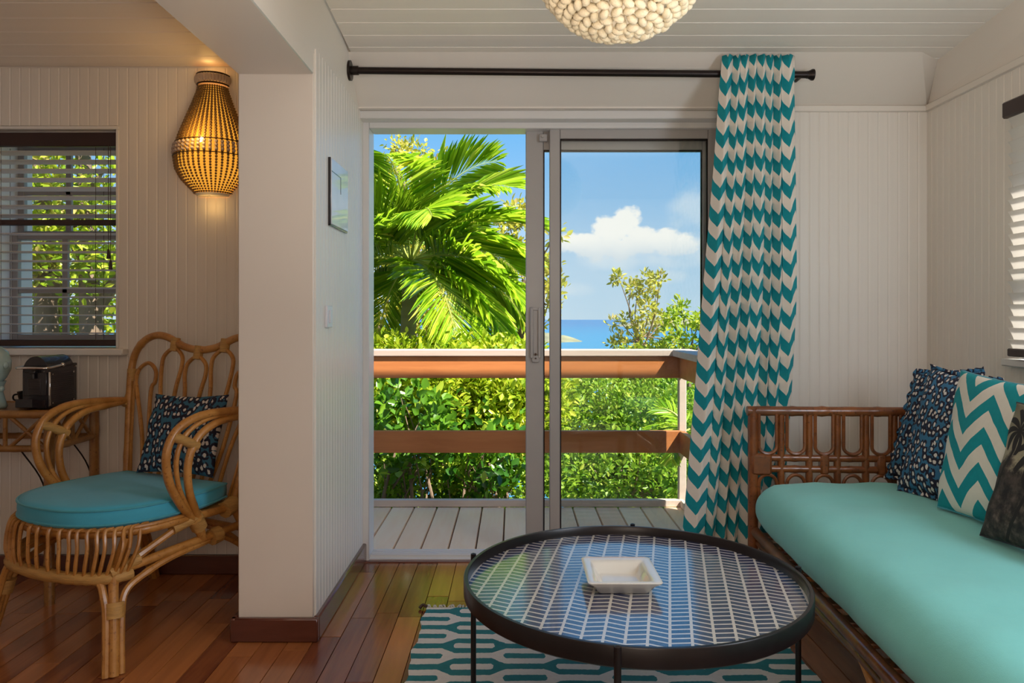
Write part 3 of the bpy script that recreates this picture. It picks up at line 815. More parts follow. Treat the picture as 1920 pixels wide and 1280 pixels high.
def sconce():
    cx, cy = -1.392, YA-.008; zt, zb = 2.305, 1.758
    s = thing('wall_lamp', 'glowing beaded basket wall lamp in the alcove corner', 'lamp', (cx, cy, zb))
    H = zt-zb
    prof = [(0, .070), (.04, .074), (.09, .066), (.14, .071), (.25, .092), (.40, .124), (.52, .149), (.62, .166), (.72, .170), (.80, .163), (.88, .140), (.95, .105), (1, .078)]
    def rad(t):
        for (a, ra), (b, rb) in zip(prof, prof[1:]):
            if a <= t <= b: return ra+(rb-ra)*(t-a)/(b-a)
        return prof[-1][1]
    NS = 21
    for k in range(NS):
        a = PI+PI*(k+.5)/NS
        mb = MB(); t = .11
        while t < 1:
            r = rad(t); big = .58 < t < .70
            br = (.0076 if big else .0046+.0028*math.sin(min(1, t)*PI))
            mb.ball((cx+r*math.cos(a), cy+r*math.sin(a), zt-H*t), br, seg=6, rings=4); t += br*1.9/H
        part('bead_strand', mb, M['bead'], s)
    mb = MB(); 
    for t in (.0, .082):
        mb.tube([(cx+(rad(t)+.003)*math.cos(PI+PI*i/16), cy+(rad(t)+.003)*math.sin(PI+PI*i/16), zt-H*t) for i in range(17)], .004, 6, 1)
    for t in (.585, .70, .995):
        mb.tube([(cx+(rad(t)+.006)*math.cos(PI+PI*i/20), cy+(rad(t)+.006)*math.sin(PI+PI*i/20), zt-H*t) for i in range(21)], .0022, 6, 1)
    part('wire_hoops', mb, M['dark_metal'], s)
    mb = MB()
    for k in range(17):
        a = PI+PI*(k+.5)/17; r = rad(.04)
        mb.ball((cx+r*math.cos(a), cy+r*math.sin(a), zt-H*.041), .0105, sz=1.9, seg=8, rings=6)
    part('collar_beads', mb, M['bead_pale'], s)
    mb = MB()
    for k in range(NS):
        a = PI+PI*(k+.5)/NS
        for t in (.61, .64, .672): mb.ball((cx+(rad(t)+.004)*math.cos(a), cy+(rad(t)+.004)*math.sin(a), zt-H*t), .0085, seg=7, rings=5)
    part('waist_beads', mb, M['bead_pale'], s)
    part('liner', MB().lathe([(rad(t)*.90, zt-H*t) for t in (.1, .2, .3, .4, .5, .6, .7, .8, .88, .95, 1)], 24, (cx, cy, 0), PI, 2*PI), M['lamp_liner'], s)
    part('bulb', MB().ball((cx, cy-.128, zt-H*.60), .022, seg=12, rings=8), M['lamp_bulb'], s)
    part('base_disc', MB().lathe([(.001, zb-.012), (.07, zb-.012), (.078, zb)], 24, (cx, cy, 0), PI, 2*PI).cyl((cx, cy-.05, zb-.02), (cx, cy-.05, zb-.010), .005, 8), M['paper'], s)
    for (dy, z, e) in ((-.215, 2.0, .9), (-.06, 2.335, .10), (-.06, 1.70, .14)):
        l = bpy.data.lights.new('lamp_glow', 'POINT'); l.energy = e; l.color = (1, .58, .18); l.shadow_soft_size = .04
        lo = bpy.data.objects.new('lamp_glow', l); link(lo); lo.parent = s; lo.location = (0, dy, z-zb)
sconce()

# ================================================================== PANEL AND SWITCH ON THE PARTITION
pn = thing('wall_panel', 'thin glossy pale panel hung on the partition above the switch', 'panel', (XL+.006, 3.09, 1.56))
part('board', MB().box((XL+.006, 2.945, 1.56), (XL+.018, 3.235, 1.822), .002), simple('pale_glossy_print', (.66, .68, .74), .35, var=.10, vscale=9, coat=.5), pn)
mb = MB().box((XL+.005, 2.940, 1.555), (XL+.015, 2.945, 1.824), .001).box((XL+.005, 2.94, 1.553), (XL+.015, 3.236, 1.56), .001)
part('edge', mb, M['black_plastic'], pn, label='dark edge')
mb = MB().box((XL+.0178, 2.945, 1.768), (XL+.0192, 3.10, 1.771), 0).box((XL+.0178, 3.097, 1.70), (XL+.0192, 3.10, 1.771), 0)
part('outline', mb, M['black_plastic'], pn, label='thin dark corner outline')
sw = thing('light_switch', 'small white rocker light switch on the partition', 'light switch', (XL+.006, 2.925, 1.15))
part('plate', MB().box((XL+.005, 2.885, 1.15), (XL+.016, 2.968, 1.236), .004), M['switch'], sw)
part('rocker', MB().box((XL+.015, 2.912, 1.168), (XL+.022, 2.945, 1.218), .003), M['switch'], sw)

# ================================================================== COFFEE TABLE, DISH, RUG
TX, TY, TR = .346, 2.159, .49
tb = thing('coffee_table', 'round dark tray coffee table with a blue-tinted herringbone top standing on the rug', 'table', (TX, TY, .012))
def ring_profile(): return [(TR-.02, .398), (TR-.004, .400), (TR, .404), (TR, .448), (TR-.002, .451), (TR-.011, .451), (TR-.013, .448), (TR-.014, .420)]
part('tray_rim', MB().lathe(ring_profile(), 96, (TX, TY, 0)), M['table_rim'], tb)
mb = MB(); mb.lathe([(0.0005, .421), (TR-.0135, .421)], 96, (TX, TY, 0))
topm = mb.mesh('tray_top', (TX, TY, .012)); topm.materials.append(M['inlay']); part('tray_top', topm, None, tb, label='dark and cream herringbone inlay, sky reflection tinted in')
part('tray_base', MB().lathe([(0.0005, .398), (TR-.018, .398)], 64, (TX, TY, 0)), M['table_rim'], tb)
for deg in (161, 5, 257, 81):
    a = math.radians(deg); x, y = TX+(TR+.0085)*math.cos(a), TY+(TR+.0085)*math.sin(a)
    mb = MB().tube([(x, y, .012), (x, y, .449), (x, y, .4545), (x, y, .457)], lambda t: .0085 if t < .7 else (.0072 if t < .9 else .003), 12, 1)
    part('leg', mb, M['table_rim'], tb)
mb = MB()
for d0, d1 in ((161, 5), (257, 81)):
    a, b = math.radians(d0), math.radians(d1)
    mb.cyl((TX+(TR+.004)*math.cos(a), TY+(TR+.004)*math.sin(a), .39), (TX+(TR+.004)*math.cos(b), TY+(TR+.004)*math.sin(b), .39), .006, 8)
part('cross_brace', mb, M['table_rim'], tb)

def dish():
    cx, cy, z0 = .308, 2.152, .4215
    mb = MB()
    prof = [(.062, 0), (.070, .002), (.088, .027), (.102, .038), (.1035, .041), (.100, .043), (.082, .040), (.072, .034), (.058, .011), (.052, .009)]
    vs = []; fs = []
    K = 8
    def outline(h):
        pts = []; r = h*.10
        for q, (sx, sy) in enumerate(((1, 1), (-1, 1), (-1, -1), (1, -1))):
            for i in range(3):
                a = PI/2*q+PI/2*i/2; pts.append((sx*(h-r)+r*math.cos(a), (sy*(h-r)+r*math.sin(a))*1.10))
        return pts
    n = 12
    for (h, z) in prof: vs += [(cx+x, cy+y, z0+z) for x, y in outline(h)]
    for i in range(len(prof)-1):
        for k in range(n): fs.append((i*n+k, i*n+(k+1) % n, (i+1)*n+(k+1) % n, (i+1)*n+k))
    fs.append(tuple(reversed(range(n)))); fs.append(tuple(range((len(prof)-1)*n, len(prof)*n)))
    mb.add(vs, fs)
    solo('ashtray', mb, M['ceramic'], 'square white ceramic dish standing on the herringbone table', 'dish')
dish()

RX0, RX1, RY0, RY1 = -.355, .995, .9, 3.03
def rug():
    r = thing('rug', 'teal and white flatweave rug with fringe under the coffee table', 'rug', ((RX0+RX1)/2, (RY0+RY1)/2, .0005))
    mb = MB(); nx, ny = 40, 60; vs = []
    for j in range(ny+1):
        for i in range(nx+1):
            x = RX0+(RX1-RX0)*i/nx; y = RY0+(RY1-RY0)*j/ny
            if i == 0 or i == nx: x += .006*math.sin(y*21)+.004*math.sin(y*47)
            vs.append((x, y, .010+.0012*math.sin(x*9+y*13)))
    nn = len(vs); fs = []
    for j in range(ny):
        for i in range(nx):
            a = j*(nx+1)+i; fs.append((a, a+1, a+nx+2, a+nx+1))
    edge = [i for i in range(nx+1)]+[(j*(nx+1)+nx) for j in range(1, ny+1)]+[ny*(nx+1)+i for i in range(nx-1, -1, -1)]+[j*(nx+1) for j in range(ny-1, 0, -1)]
    for i in edge: vs.append((vs[i][0], vs[i][1], .0008))
    m = len(edge)
    for k in range(m): fs.append((edge[(k+1) % m], edge[k], nn+k, nn+(k+1) % m))
    mb.add(vs, fs); me = mb.mesh('weave', BASE[r.name]); fix_normals(me); me.materials.append(M['rug'])
    part('weave', me, None, r)
    mb = MB(); x = RX0+.005
    while x < RX1:
        a = random.uniform(-.02, .02); L = random.uniform(.018, .036)
        mb.tube([(x, RY1-.004, .008), (x+a*.4, RY1+L*.5, .012), (x+a, RY1+L, .004)], .0035, 5, 2); x += .012
    part('fringe', mb, simple('cream_fringe', (.66, .60, .52), .9, var=.1), r, label='cream knotted fringe')
    part('corner_tassel', MB().tube([(RX0+.004, RY1+.004, .008), (RX0-.015, RY1+.008, .016), (RX0-.028, RY1+.0, .006)], .007, 6, 3), M['cord'], r)
rug()

# ================================================================== DAYBED
DBX, DBY, DBR = .985, 3.10, math.radians(-3.1)
db = thing('daybed', 'reddish brown bamboo daybed frame with looped end rail along the right wall', 'daybed', (DBX, DBY, 0), DBR)
RB = M['red_bamboo']; WD = .93; LN = 1.98
def lp(name, mb, mat, par, **k): return part(name, mb, mat, par, local=True, **k)
for xx in (.012, WD):
    o = lp('post', MB().cyl((xx, 0, 0 if xx < .5 else 0), (xx, 0, .812), .021, 14, node=.28), RB, db)
lp('top_rail', MB().cyl((-.012, 0, .800), (WD+.012, 0, .800), .020, 14, node=.115), RB, db)
for z in (.606, .560): lp('cross_rail', MB().cyl((.0, 0, z), (WD, 0, z), .015, 12, node=.113), RB, db)
lp('cross_rail', MB().cyl((.0, 0, .36), (WD, 0, .36), .017, 12, node=.2), RB, db)
for k in range(1, 9):
    xx = .012+k*.1145
    if xx < WD-.04: lp('spindle', MB().cyl((xx, 0, .37), (xx, 0, .795), .015, 10, node=.19), RB, db)
for k in range(0, 8):
    xm = .012+(k+.5)*.1145; r = .036
    pts = [(xm-r, -.012, .79), (xm-r, -.012, .68)]+[(xm-r*math.cos(a), -.012, .655-.030*math.sin(a)) for a in (0, .4, .8, 1.2, PI/2, 1.94, 2.34, 2.74, PI)]+[(xm+r, -.012, .68), (xm+r, -.012, .79)]
    lp('loop', MB().tube(pts, .0075, 7, 3), RB, db)
    pts = [(xm-r, -.012, .38), (xm-r, -.012, .48)]+[(xm-r*math.cos(a), -.012, .500+.038*math.sin(a)) for a in (0, .4, .8, 1.2, PI/2, 1.94, 2.34, 2.74, PI)]+[(xm+r, -.012, .48), (xm+r, -.012, .38)]
    lp('loop', MB().tube(pts, .0075, 7, 3), RB, db)
    if k % 2 == 0:
        xb_ = .012+(k+1)*.1145-.055 if k else .06
        lp('binding', MB().box((xb_-.018, -.021, .540), (xb_+.018, .021, .627), .008), RB, db)
lp('binding', MB().box((.0, -.026, .535), (.085, .024, .625), .01), RB, db)
for xx in (.02, WD):
    lp('side_rail', MB().cyl((xx, 0, .300), (xx, -LN, .300), .021, 12, node=.3), RB, db)
lp('side_rail', MB().cyl((.03, 0, .255), (.03, -LN, .255), .013, 10, node=.3), RB, db)
for yy in (-.04, -1.20, -LN+.02):
    for xx in (.04, WD-.03):
        if yy == -.04: continue
        lp('leg', MB().cyl((xx, yy, .0125 if xx < .1 else 0), (xx, yy, .29), .021, 12, node=.2), M['rattan'], db)
for (y0, sgn) in ((-1.20, 1), (-1.20, -1), (-.03, -1), (-LN+.02, 1)):
    pts = [(.03, y0+sgn*.235, .272), (.032, y0+sgn*.14, .245), (.036, y0+sgn*.06, .17), (.04, y0+sgn*.032, .06), (.04, y0+sgn*.03, .0125)]
    lp('brace', MB().tube(pts, .012, 8, 5), M['rattan'], db)
mb = MB()
for k in range(14): mb.box((.03, -LN+.05+k*.138, .302), (WD, -LN+.11+k*.138, .316), .003)
lp('slats', mb, RB, db)
mb = MB().cyl((.012, -LN, .0), (.012, -LN, .80), .021, 12, node=.28).cyl((WD, -LN, .0), (WD, -LN, .8), .021, 12, node=.28).cyl((0, -LN, .80), (WD, -LN, .80), .02, 12, node=.11)
lp('end_frame', mb, RB, db)

def rounded(mbx, lo, hi, r, n, wr=0.0, seed=0):
    lo, hi = Vector(lo), Vector(hi); c = (lo+hi)/2; h = (hi-lo)/2
    N = n; idx = {}; vs = []; fs = []
    def key(i, j, k):
        t = (i, j, k)
        if t not in idx:
            def cr(q, m, hh, rr):        # denser near the edges
                u = q/m*2-1; return u
            p = Vector([math.copysign(1-(1-abs(i/N[0]*2-1))**1.6, i/N[0]*2-1)*h.x, math.copysign(1-(1-abs(j/N[1]*2-1))**1.6, j/N[1]*2-1)*h.y, (k/N[2]*2-1)*h.z])
            q = Vector([max(-h[a]+r[a], min(h[a]-r[a], p[a])) for a in range(3)]); d = p-q
            if d.length > 1e-9:
                e = Vector([d[a]/r[a] for a in range(3)]); mx = max(abs(e[a]) for a in range(3)); e = e.normalized()*mx
                p = q+Vector([e[a]*r[a] for a in range(3)])
            if wr:
                f = mnoise.noise(Vector((p.x*7+seed, p.y*5, p.z*9)))*wr + mnoise.noise(Vector((p.x*22, p.y*16+seed, p.z*8)))*wr*.3
                nn = d.normalized() if d.length > 1e-6 else Vector((0, 0, 1)); p = p+nn*f
            idx[t] = len(vs); vs.append(c+p)
        return idx[t]
    for a in range(3):
        o1, o2 = (a+1) % 3, (a+2) % 3
        for s in (0, N[a]):
            for i in range(N[o1]):
                for j in range(N[o2]):
                    q = []
                    for (di, dj) in ((0, 0), (1, 0), (1, 1), (0, 1)):
                        t = [0, 0, 0]; t[a] = s; t[o1] = i+di; t[o2] = j+dj; q.append(key(*t))
                    fs.append(tuple(q) if s else tuple(reversed(q)))
    mbx.add(vs, fs); return mbx
mt = MB(); rounded(mt, (-.012, -LN+.03, .318), (WD-.025, -.026, .522), (.115, .10, .098), (24, 40, 12), .008, 3)
for i, p in enumerate(mt.v):
    x, y, z = p; k = max(0, (z-.40)/.122)*(1-((x-WD/2)/(WD/2))**2)*(1-((y+LN/2)/(LN/2))**4)
    mt.v[i] = (x, y, z+.022*k)
me = mt.mesh('mattress', ang=3); fix_normals(me); me.materials.append(M['aqua'])
mo = link(bpy.data.objects.new('mattress', me)); mo.location = (DBX, DBY, 0); mo.rotation_euler = (0, 0, DBR)
tag(mo, 'plump plain aqua mattress lying on the bamboo daybed', 'mattress')

# ================================================================== CUSHIONS
def cushion(name, BL, BR, TR_, TL, T, mat, label, n=22, ruffle=False, piping=None, wr=.010, seed=0, pinch=.06, group=None):
    BL, BR, TR_, TL = map(Vector, (BL, BR, TR_, TL))
    W = ((BR-BL).length+(TR_-TL).length)/2; H = ((TL-BL).length+(TR_-BR).length)/2
    nrm = (BR-BL).cross(TL-BL).normalized()
    root = thing(name, label, 'cushion', tuple((BL+BR)/2), 0, group)
    mb = MB(); us = []
    def pos(u, v):
        u2 = u*(1-pinch*(1-v*v)); v2 = v*(1-pinch*(1-u*u)); a, b = (u2+1)/2, (v2+1)/2
        return BL*(1-a)*(1-b)+BR*a*(1-b)+TR_*a*b+TL*(1-a)*b
    m = n+1; idx = {}
    for side in (1, -1):
        for j in range(m):
            for i in range(m):
                bd = i in (0, n) or j in (0, n)
                if side == -1 and bd: idx[(side, i, j)] = idx[(1, i, j)]; continue
                f = lambda q: math.sin((q/n-.5)*PI)
                u, v = f(i), f(j)
                th = T*max(0, (1-u*u)*(1-v*v))**.42
                p = pos(u, v)+nrm*side*th
                if not bd:
                    w = mnoise.noise(Vector((u*2.2+seed, v*2.2, side)))*wr + mnoise.noise(Vector((u*6, v*6+seed, side)))*wr*.4*(1-min(abs(u), .9))
                    p = p+nrm*w*side
                idx[(side, i, j)] = len(mb.v); mb.v.append(p); us.append(((u+1)/2*W, (v+1)/2*H))
        for j in range(n):
            for i in range(n):
                q = [idx[(side, i, j)], idx[(side, i+1, j)], idx[(side, i+1, j+1)], idx[(side, i, j+1)]]
                mb.f.append(tuple(q) if side == 1 else tuple(reversed(q)))
    mb.uv = us
    part('cover', mb, mat, root, ang=3)
    border = [(-1+2*i/24, -1) for i in range(24)]+[(1, -1+2*i/24) for i in range(24)]+[(1-2*i/24, 1) for i in range(24)]+[(-1, 1-2*i/24) for i in range(24)]
    if ruffle:
        rb = MB(); ru = []; k = len(border)*2; cen = (BL+BR+TR_+TL)/4
        for q in range(k):
            a, b = border[(q//2) % len(border)], border[(q//2+1) % len(border)]
            u, v = (a if q % 2 == 0 else ((a[0]+b[0])/2, (a[1]+b[1])/2))
            p = pos(u, v); out = (p-cen).normalized()
            for s in range(3):
                ln = .009*s; wv = .004*s*math.sin(q*1.25+seed)
                rb.v.append(p+out*ln+nrm*wv); ru.append(((u+1)/2*W+out.x*0+ln*u, (v+1)/2*H+ln*v))
        for q in range(k):
            for s in range(2):
                a = q*3+s; b = ((q+1) % k)*3+s; rb.f.append((a, b, b+1, a+1))
        rb.uv = ru
        o = part('ruffle', rb, mat, root); md = o.modifiers.new('cloth', 'SOLIDIFY'); md.thickness = .002
    if piping:
        part('piping', MB().tube([pos(u, v) for u, v in border], .004, 6, 1, closed=True), piping, root)
    return root
M['navy'] = fabric('dark_piping', (.02, .02, .03), .05)
cushion('cushion', (1.525, 3.035, .545), (1.66, 2.72, .545), (1.80, 2.86, .985), (1.655, 3.055, .965), .055, M['leopard'],
        'blue leopard print cushion tucked in the daybed corner, rearmost of the row', ruffle=True, seed=1)
cushion('cushion', (1.455, 2.81, .548), (1.53, 2.47, .548), (1.71, 2.62, .965), (1.655, 2.945, .992), .06, M['leopard'],
        'blue leopard print cushion leaning right behind the chevron cushion', ruffle=True, seed=5)
cushion('cushion', (1.435, 2.515, .552), (1.475, 2.08, .552), (1.56, 2.12, .985), (1.605, 2.665, 1.0), .065, M['chevron'],
        'teal and cream chevron cushion on the aqua mattress', seed=9, pinch=.04, piping=M['turq_pipe'])
cushion('cushion', (1.375, 2.19, .552), (1.41, 1.74, .556), (1.55, 1.76, .945), (1.52, 2.245, .935), .055, M['jungle'],
        'dark cushion printed with palm trees, nearest on the daybed', seed=13, piping=M['navy'])

# ================================================================== RATTAN ARMCHAIR
CX, CY, CR = -1.48, 2.953, math.radians(-24.3)
ch = thing('rattan_armchair', 'honey rattan armchair with looped back standing in the alcove', 'armchair', (CX, CY, 0), CR)
RT = M['rattan']
def wrap(pts, r, mat=None, name='binding'): return lp(name, MB().tube(pts, r, 10, 2), M['wrap'], ch)
for s in (-1, 1):
    ft = Vector((s*.338, -.378, 0)); tp = Vector((s*.272, -.325, .31))
    mb = MB()
    mb.tube([ft, ft.lerp(tp, .5), tp, (s*.285, -.29, .43)], .0165, 10, 4, node=.2)
    d = Vector((-s*.012, -.016, 0)); e = Vector((s*.004, .024, 0))
    mb.tube([ft+d*1.2, ft.lerp(tp, .55)+d*1.2, ft.lerp(tp, .8)+d*1.6, (s*.235, -.36, .292), (s*.17, -.395, .300)], .0125, 8, 5, node=.22)
    mb.tube([ft+e, ft.lerp(tp, .55)+e, ft.lerp(tp, .8)+e*1.6, (s*.295, -.23, .285), (s*.305, -.12, .315), (s*.308, .05, .33)], .0125, 8, 5, node=.22)
    lp('front_leg', mb, RT, ch)
    m0, m1 = ft.lerp(tp, .56), ft.lerp(tp, .72)
    wrap([m0+Vector((-s*.003, .004, 0)), m1+Vector((-s*.003, .004, 0))], .031)
    fb = Vector((s*.338, .355, 0)); tb_ = Vector((s*.30, .185, .43))
    mb = MB().tube([fb, fb.lerp(tb_, .5)+Vector((0, .02, 0)), tb_], .0165, 10, 4, node=.2)
    mb.tube([fb+Vector((-s*.014, -.018, 0)), fb.lerp(tb_, .5)+Vector((-s*.012, -.004, 0)), (s*.29, .12, .33), (s*.30, -.02, .345)], .012, 8, 5, node=.22)
    mb.tube([fb+Vector((s*.01, -.016, 0)), fb.lerp(tb_, .45)+Vector((s*.01, .0, 0)), (s*.20, .24, .30), (s*.06, .245, .315)], .012, 8, 5)
    lp('back_leg', mb, RT, ch)
    wrap([fb.lerp(tb_, .55)+Vector((0, .014, 0)), fb.lerp(tb_, .72)+Vector((0, .012, 0))], .030)
    lp('side_rail', MB().tube([(s*.275, -.325, .318), (s*.30, -.1, .338), (s*.315, .2, .352)], .016, 10, 4, node=.24), RT, ch)
    lp('diagonal_brace', MB().tube([(s*.262, -.345, .305), (s*.29, -.20, .37), (s*.312, -.06, .432)], .013, 8, 4, node=.2), RT, ch)
    wrap([(s*.30, -.115, .418), (s*.318, -.02, .445)], .026)
    wrap([(s*.268, -.34, .318), (s*.288, -.24, .345)], .020)
    wrap([(s*.312, .06, .338), (s*.315, .10, .345)], .032)
    # arm: three canes side by side, bound together
    arm = [(.395, .262, .815), (.385, .12, .822), (.372, -.02, .815), (.362, -.11, .770), (.358, -.148, .69), (.352, -.135, .59), (.340, -.085, .50), (.322, -.025, .43), (.312, .02, .345)]
    def cane_pts(dv, dz):
        out = []
        for q, p in enumerate(arm):
            k = math.sin(PI*min(1, q/7.6))**.8; out.append(Vector((s*p[0], p[1]+dv*k, p[2]+dz*k)))
        return out
    offs = ((-.038, .014, .0155), (.006, -.006, .0095), (.058, -.032, .0150))
    for (dv, dz, r) in offs: lp('arm_cane', MB().tube(cane_pts(dv, dz), r, 9, 5, node=.23), RT, ch)
    wp = [cane_pts(dv, dz)[3].lerp(cane_pts(dv, dz)[4], .25) for dv, dz, r in offs]
    wrap([wp[0]+(wp[0]-wp[1])*.2, wp[0], wp[1], wp[2], wp[2]+(wp[2]-wp[1])*.2], .0185)
    wrap([(s*.325, -.03, .437), (s*.316, .0, .395)], .030)
    wrap([(s*.392, .245, .79), (s*.396, .27, .835)], .024)
    wrap([(s*.316, .12, .43), (s*.312, .18, .445)], .034)
    wrap([(s*.398, .277, .90), (s*.402, .283, .955)], .022)
# seat frame: U-shaped rims and the barred apron in front
def arc(w, yb, yf, z, k=14, bulge=2.4):
    out = []
    for i in range(k+1):
        a = PI*i/k; out.append((w*math.copysign(abs(math.cos(a))**(2/bulge), math.cos(a)), yb-(yb-yf)*abs(math.sin(a))**(2/bulge), z))
    return out
rim = [(.312, .18, .435), (.318, .0, .44)]+arc(.318, -.10, -.385, .445)+[(-.318, .0, .44), (-.312, .18, .435)]
lp('seat_rim', MB().tube(rim, .0165, 10, 3, node=.25), RT, ch)
lp('seat_rim', MB().tube([(p[0]*1.02, p[1]*1.02-.004, p[2]+.014) for p in rim[1:-1]], .008, 8, 3), RT, ch)
low = arc(.285, -.27, -.402, .302, 14)
lp('apron_rim', MB().tube(low, .020, 10, 3, node=.03), M['wrap'], ch)
lp('back_rail', MB().tube([(-.31, .185, .43), (0, .20, .43), (.31, .185, .43)], .016, 9, 5), RT, ch)
lp('back_rail', MB().tube([(-.31, .23, .33), (0, .25, .33), (.31, .23, .33)], .013, 9, 5), RT, ch)
NB = 23
lowc = catmull([Vector(p) for p in low], 8); topc = catmull([Vector(p) for p in arc(.300, -.20, -.398, .447, 14)], 8)
for i in range(NB):
    t = .04+.92*i/(NB-1); a = lowc[int(t*(len(lowc)-1))]; b = topc[int(t*(len(topc)-1))]
    mid = (a+b)/2; o2 = Vector((mid.x*.07, -.016, 0))
    lp('apron_bar', MB().tube([a+Vector((0, -.004, -.004)), a.lerp(b, .3)+o2*.9, a.lerp(b, .7)+o2, b+Vector((0, -.012, .012)), b+Vector((0, .018, .016))], .0066, 7, 4, node=.09), RT, ch)
lp('seat_deck', MB().prism([(p[0]*.97, p[1]*.97, .438) for p in rim], (0, 0, .012)), M['wrap'], ch)
# back
bk = [(-.30, .17, .42), (-.345, .215, .62), (-.385, .255, .83), (-.402, .278, .95), (-.385, .288, 1.03), (-.335, .296, 1.085), (-.265, .30, 1.108), (-.19, .30, 1.098), (-.10, .297, 1.062), (0, .295, 1.048)]
full = bk+[(-p[0], p[1], p[2]) for p in reversed(bk[:-1])]
lp('back_frame', MB().tube(full, .0165, 10, 5, node=.26), RT, ch)
def backtop(u):
    u = -abs(u)
    for p, q in zip(bk[3:], bk[4:]):
        if p[0] <= u <= q[0] or q[0] <= u <= p[0]:
            t = (u-p[0])/(q[0]-p[0]) if abs(q[0]-p[0]) > 1e-6 else 0; return p[2]+(q[2]-p[2])*t
    return 1.0
for k in range(5):
    uc = (-.292, -.146, 0, .146, .292)[k]; w = .060
    zt = (backtop(uc)-.028) if abs(uc) < .2 else .985
    def bp(u, z): return (u, .178+(z-.43)*.19-.006, z)
    ub = uc*.62
    pts = [bp(ub-.03, .45), bp((uc+ub)/2-.02, .66), bp(uc-w*.72, .86), bp(uc-w, zt-.08), bp(uc-w*.86, zt-.03), bp(uc, zt), bp(uc+w*.86, zt-.03), bp(uc+w, zt-.08), bp(uc+w*.72, .86), bp((uc+ub)/2+.02, .66), bp(ub+.03, .45)]
    lp('back_loop', MB().tube(pts, .0088, 8, 5), RT, ch)
    if abs(uc) < .2: wrap([bp(uc, zt-.012), bp(uc, zt+.045)], .020)
for s in (-1, 1):
    for q in (.35,):
        lp('back_spindle', MB().tube([bp(s*(q-.07), .45), bp(s*(q-.02), .7), bp(s*(q+.012), .93 if q > .3 else .90)], .006, 7, 4), RT, ch)

# seat cushion (rests on the chair)
def seat_cushion():
    c = thing('seat_cushion', 'turquoise D-shaped seat cushion lying on the rattan armchair', 'cushion', (CX, CY, .462), CR)
    ol = [(.285, .165), (.315, .06)]+[(p[0], p[1]) for p in arc(.322, -.06, -.408, 0, 22)]+[(-.315, .06), (-.285, .165)]
    ol = [(p.x, p.y) for p in catmull([Vector((x, y, 0)) for x, y in ol], 3)]
    cx0 = sum(p[0] for p in ol)/len(ol); cy0 = -.10
    mb = MB(); n = len(ol); rings = [(.0, -.002, 0), (.96, -.002, 0), (.992, .006, 0), (1.0, .018, 0), (1.004, .036, 0), (1.0, .055, 0), (.985, .066, 0), (.9, .072, 0), (.7, .077, 0), (.4, .080, 0), (.0, .081, 0)]
    vs = []; fs = []
    for (k, z, _) in rings:
        k = max(k, .002)
        for (x, y) in ol:
            X, Y = cx0+(x-cx0)*k, cy0+(y-cy0)*k
            vs.append((X, Y, z+.003*mnoise.noise(Vector((X*9, Y*9, z*5)))+(-Y)*.01))
    for i in range(len(rings)-1):
        for j in range(n): fs.append((i*n+j, i*n+(j+1) % n, (i+1)*n+(j+1) % n, (i+1)*n+j))
    mb.add(vs, fs); me = mb.mesh('cover', ang=3); fix_normals(me); me.materials.append(M['turq']); part('cover', me, None, c, local=True)
    for z in (.012, .062): lp('piping', MB().tube([(cx0+(x-cx0)*1.002, cy0+(y-cy0)*1.002, z-y*.01) for x, y in ol], .0042, 6, 1, closed=True), M['turq_pipe'], c)
seat_cushion()
cushion('cushion', (-1.565, 3.085, .545), (-1.205, 2.985, .545), (-1.185, 3.10, .868), (-1.537, 3.195, .862), .052, M['leopard_chair'],
        'small blue leopard print cushion on the turquoise armchair seat', seed=21, pinch=.08)

# ================================================================== BAMBOO CONSOLE TABLE AND WHAT STANDS ON IT
TX0, TX1, TY0, TY1, TZ = -3.0, -1.925, 3.085, 3.415, .800
ct = thing('console_table', 'bamboo console table with lattice apron under the alcove window', 'table', ((TX0+TX1)/2, (TY0+TY1)/2, 0))
BM = M['bamboo']
part('top', MB().box((TX0, TY0, TZ-.012), (TX1, TY1, TZ), .003), wood('console_top', (.22, .10, .035), (.30, .15, .055), .35, (.1, 1, 1), .1, .2), ct)
for (a, b) in (((TX0, TY0), (TX1, TY0)), ((TX0, TY1), (TX1, TY1)), ((TX0, TY0), (TX0, TY1)), ((TX1, TY0), (TX1, TY1))):
    part('edge_pole', MB().cyl((a[0], a[1], TZ-.012), (b[0], b[1], TZ-.012), .0175, 12, node=.22), BM, ct)
    part('lower_pole', MB().cyl((a[0], a[1], TZ-.155), (b[0], b[1], TZ-.155), .014, 12, node=.2), BM, ct)
for (x, y) in ((TX0, TY0), (TX1, TY0), (TX0, TY1), (TX1, TY1)):
    part('leg', MB().cyl((x, y, 0), (x, y, TZ-.02), .0205, 14, node=.26), BM, ct)
    sx = 1 if x < -2.4 else -1
    part('strut', MB().tube([(x, y, .42), (x+sx*.04, y, .53), (x+sx*.12, y, TZ-.16)], .0035, 6, 4), M['dark_metal'], ct)
x = TX1
while x > TX0+.1:
    for (s0, s1) in ((0, 1), (1, 0)):
        part('lattice', MB().cyl((x-.018, TY0, TZ-.15+.13*s0), (x-.165, TY0, TZ-.15+.13*s1), .0085, 8), BM, ct)
    part('lattice', MB().cyl((x-.183, TY0, TZ-.15), (x-.183, TY0, TZ-.02), .009, 8), BM, ct); x -= .183
for q in range(2):
    y0 = TY0+.02+q*.155; y1 = y0+.13
    for (s0, s1) in ((0, 1), (1, 0)):
        part('lattice', MB().cyl((TX1, y0, TZ-.15+.13*s0), (TX1, y1, TZ-.15+.13*s1), .0085, 8), BM, ct)
    part('lattice', MB().cyl((TX1, y1+.012, TZ-.15), (TX1, y1+.012, TZ-.02), .009, 8), BM, ct)

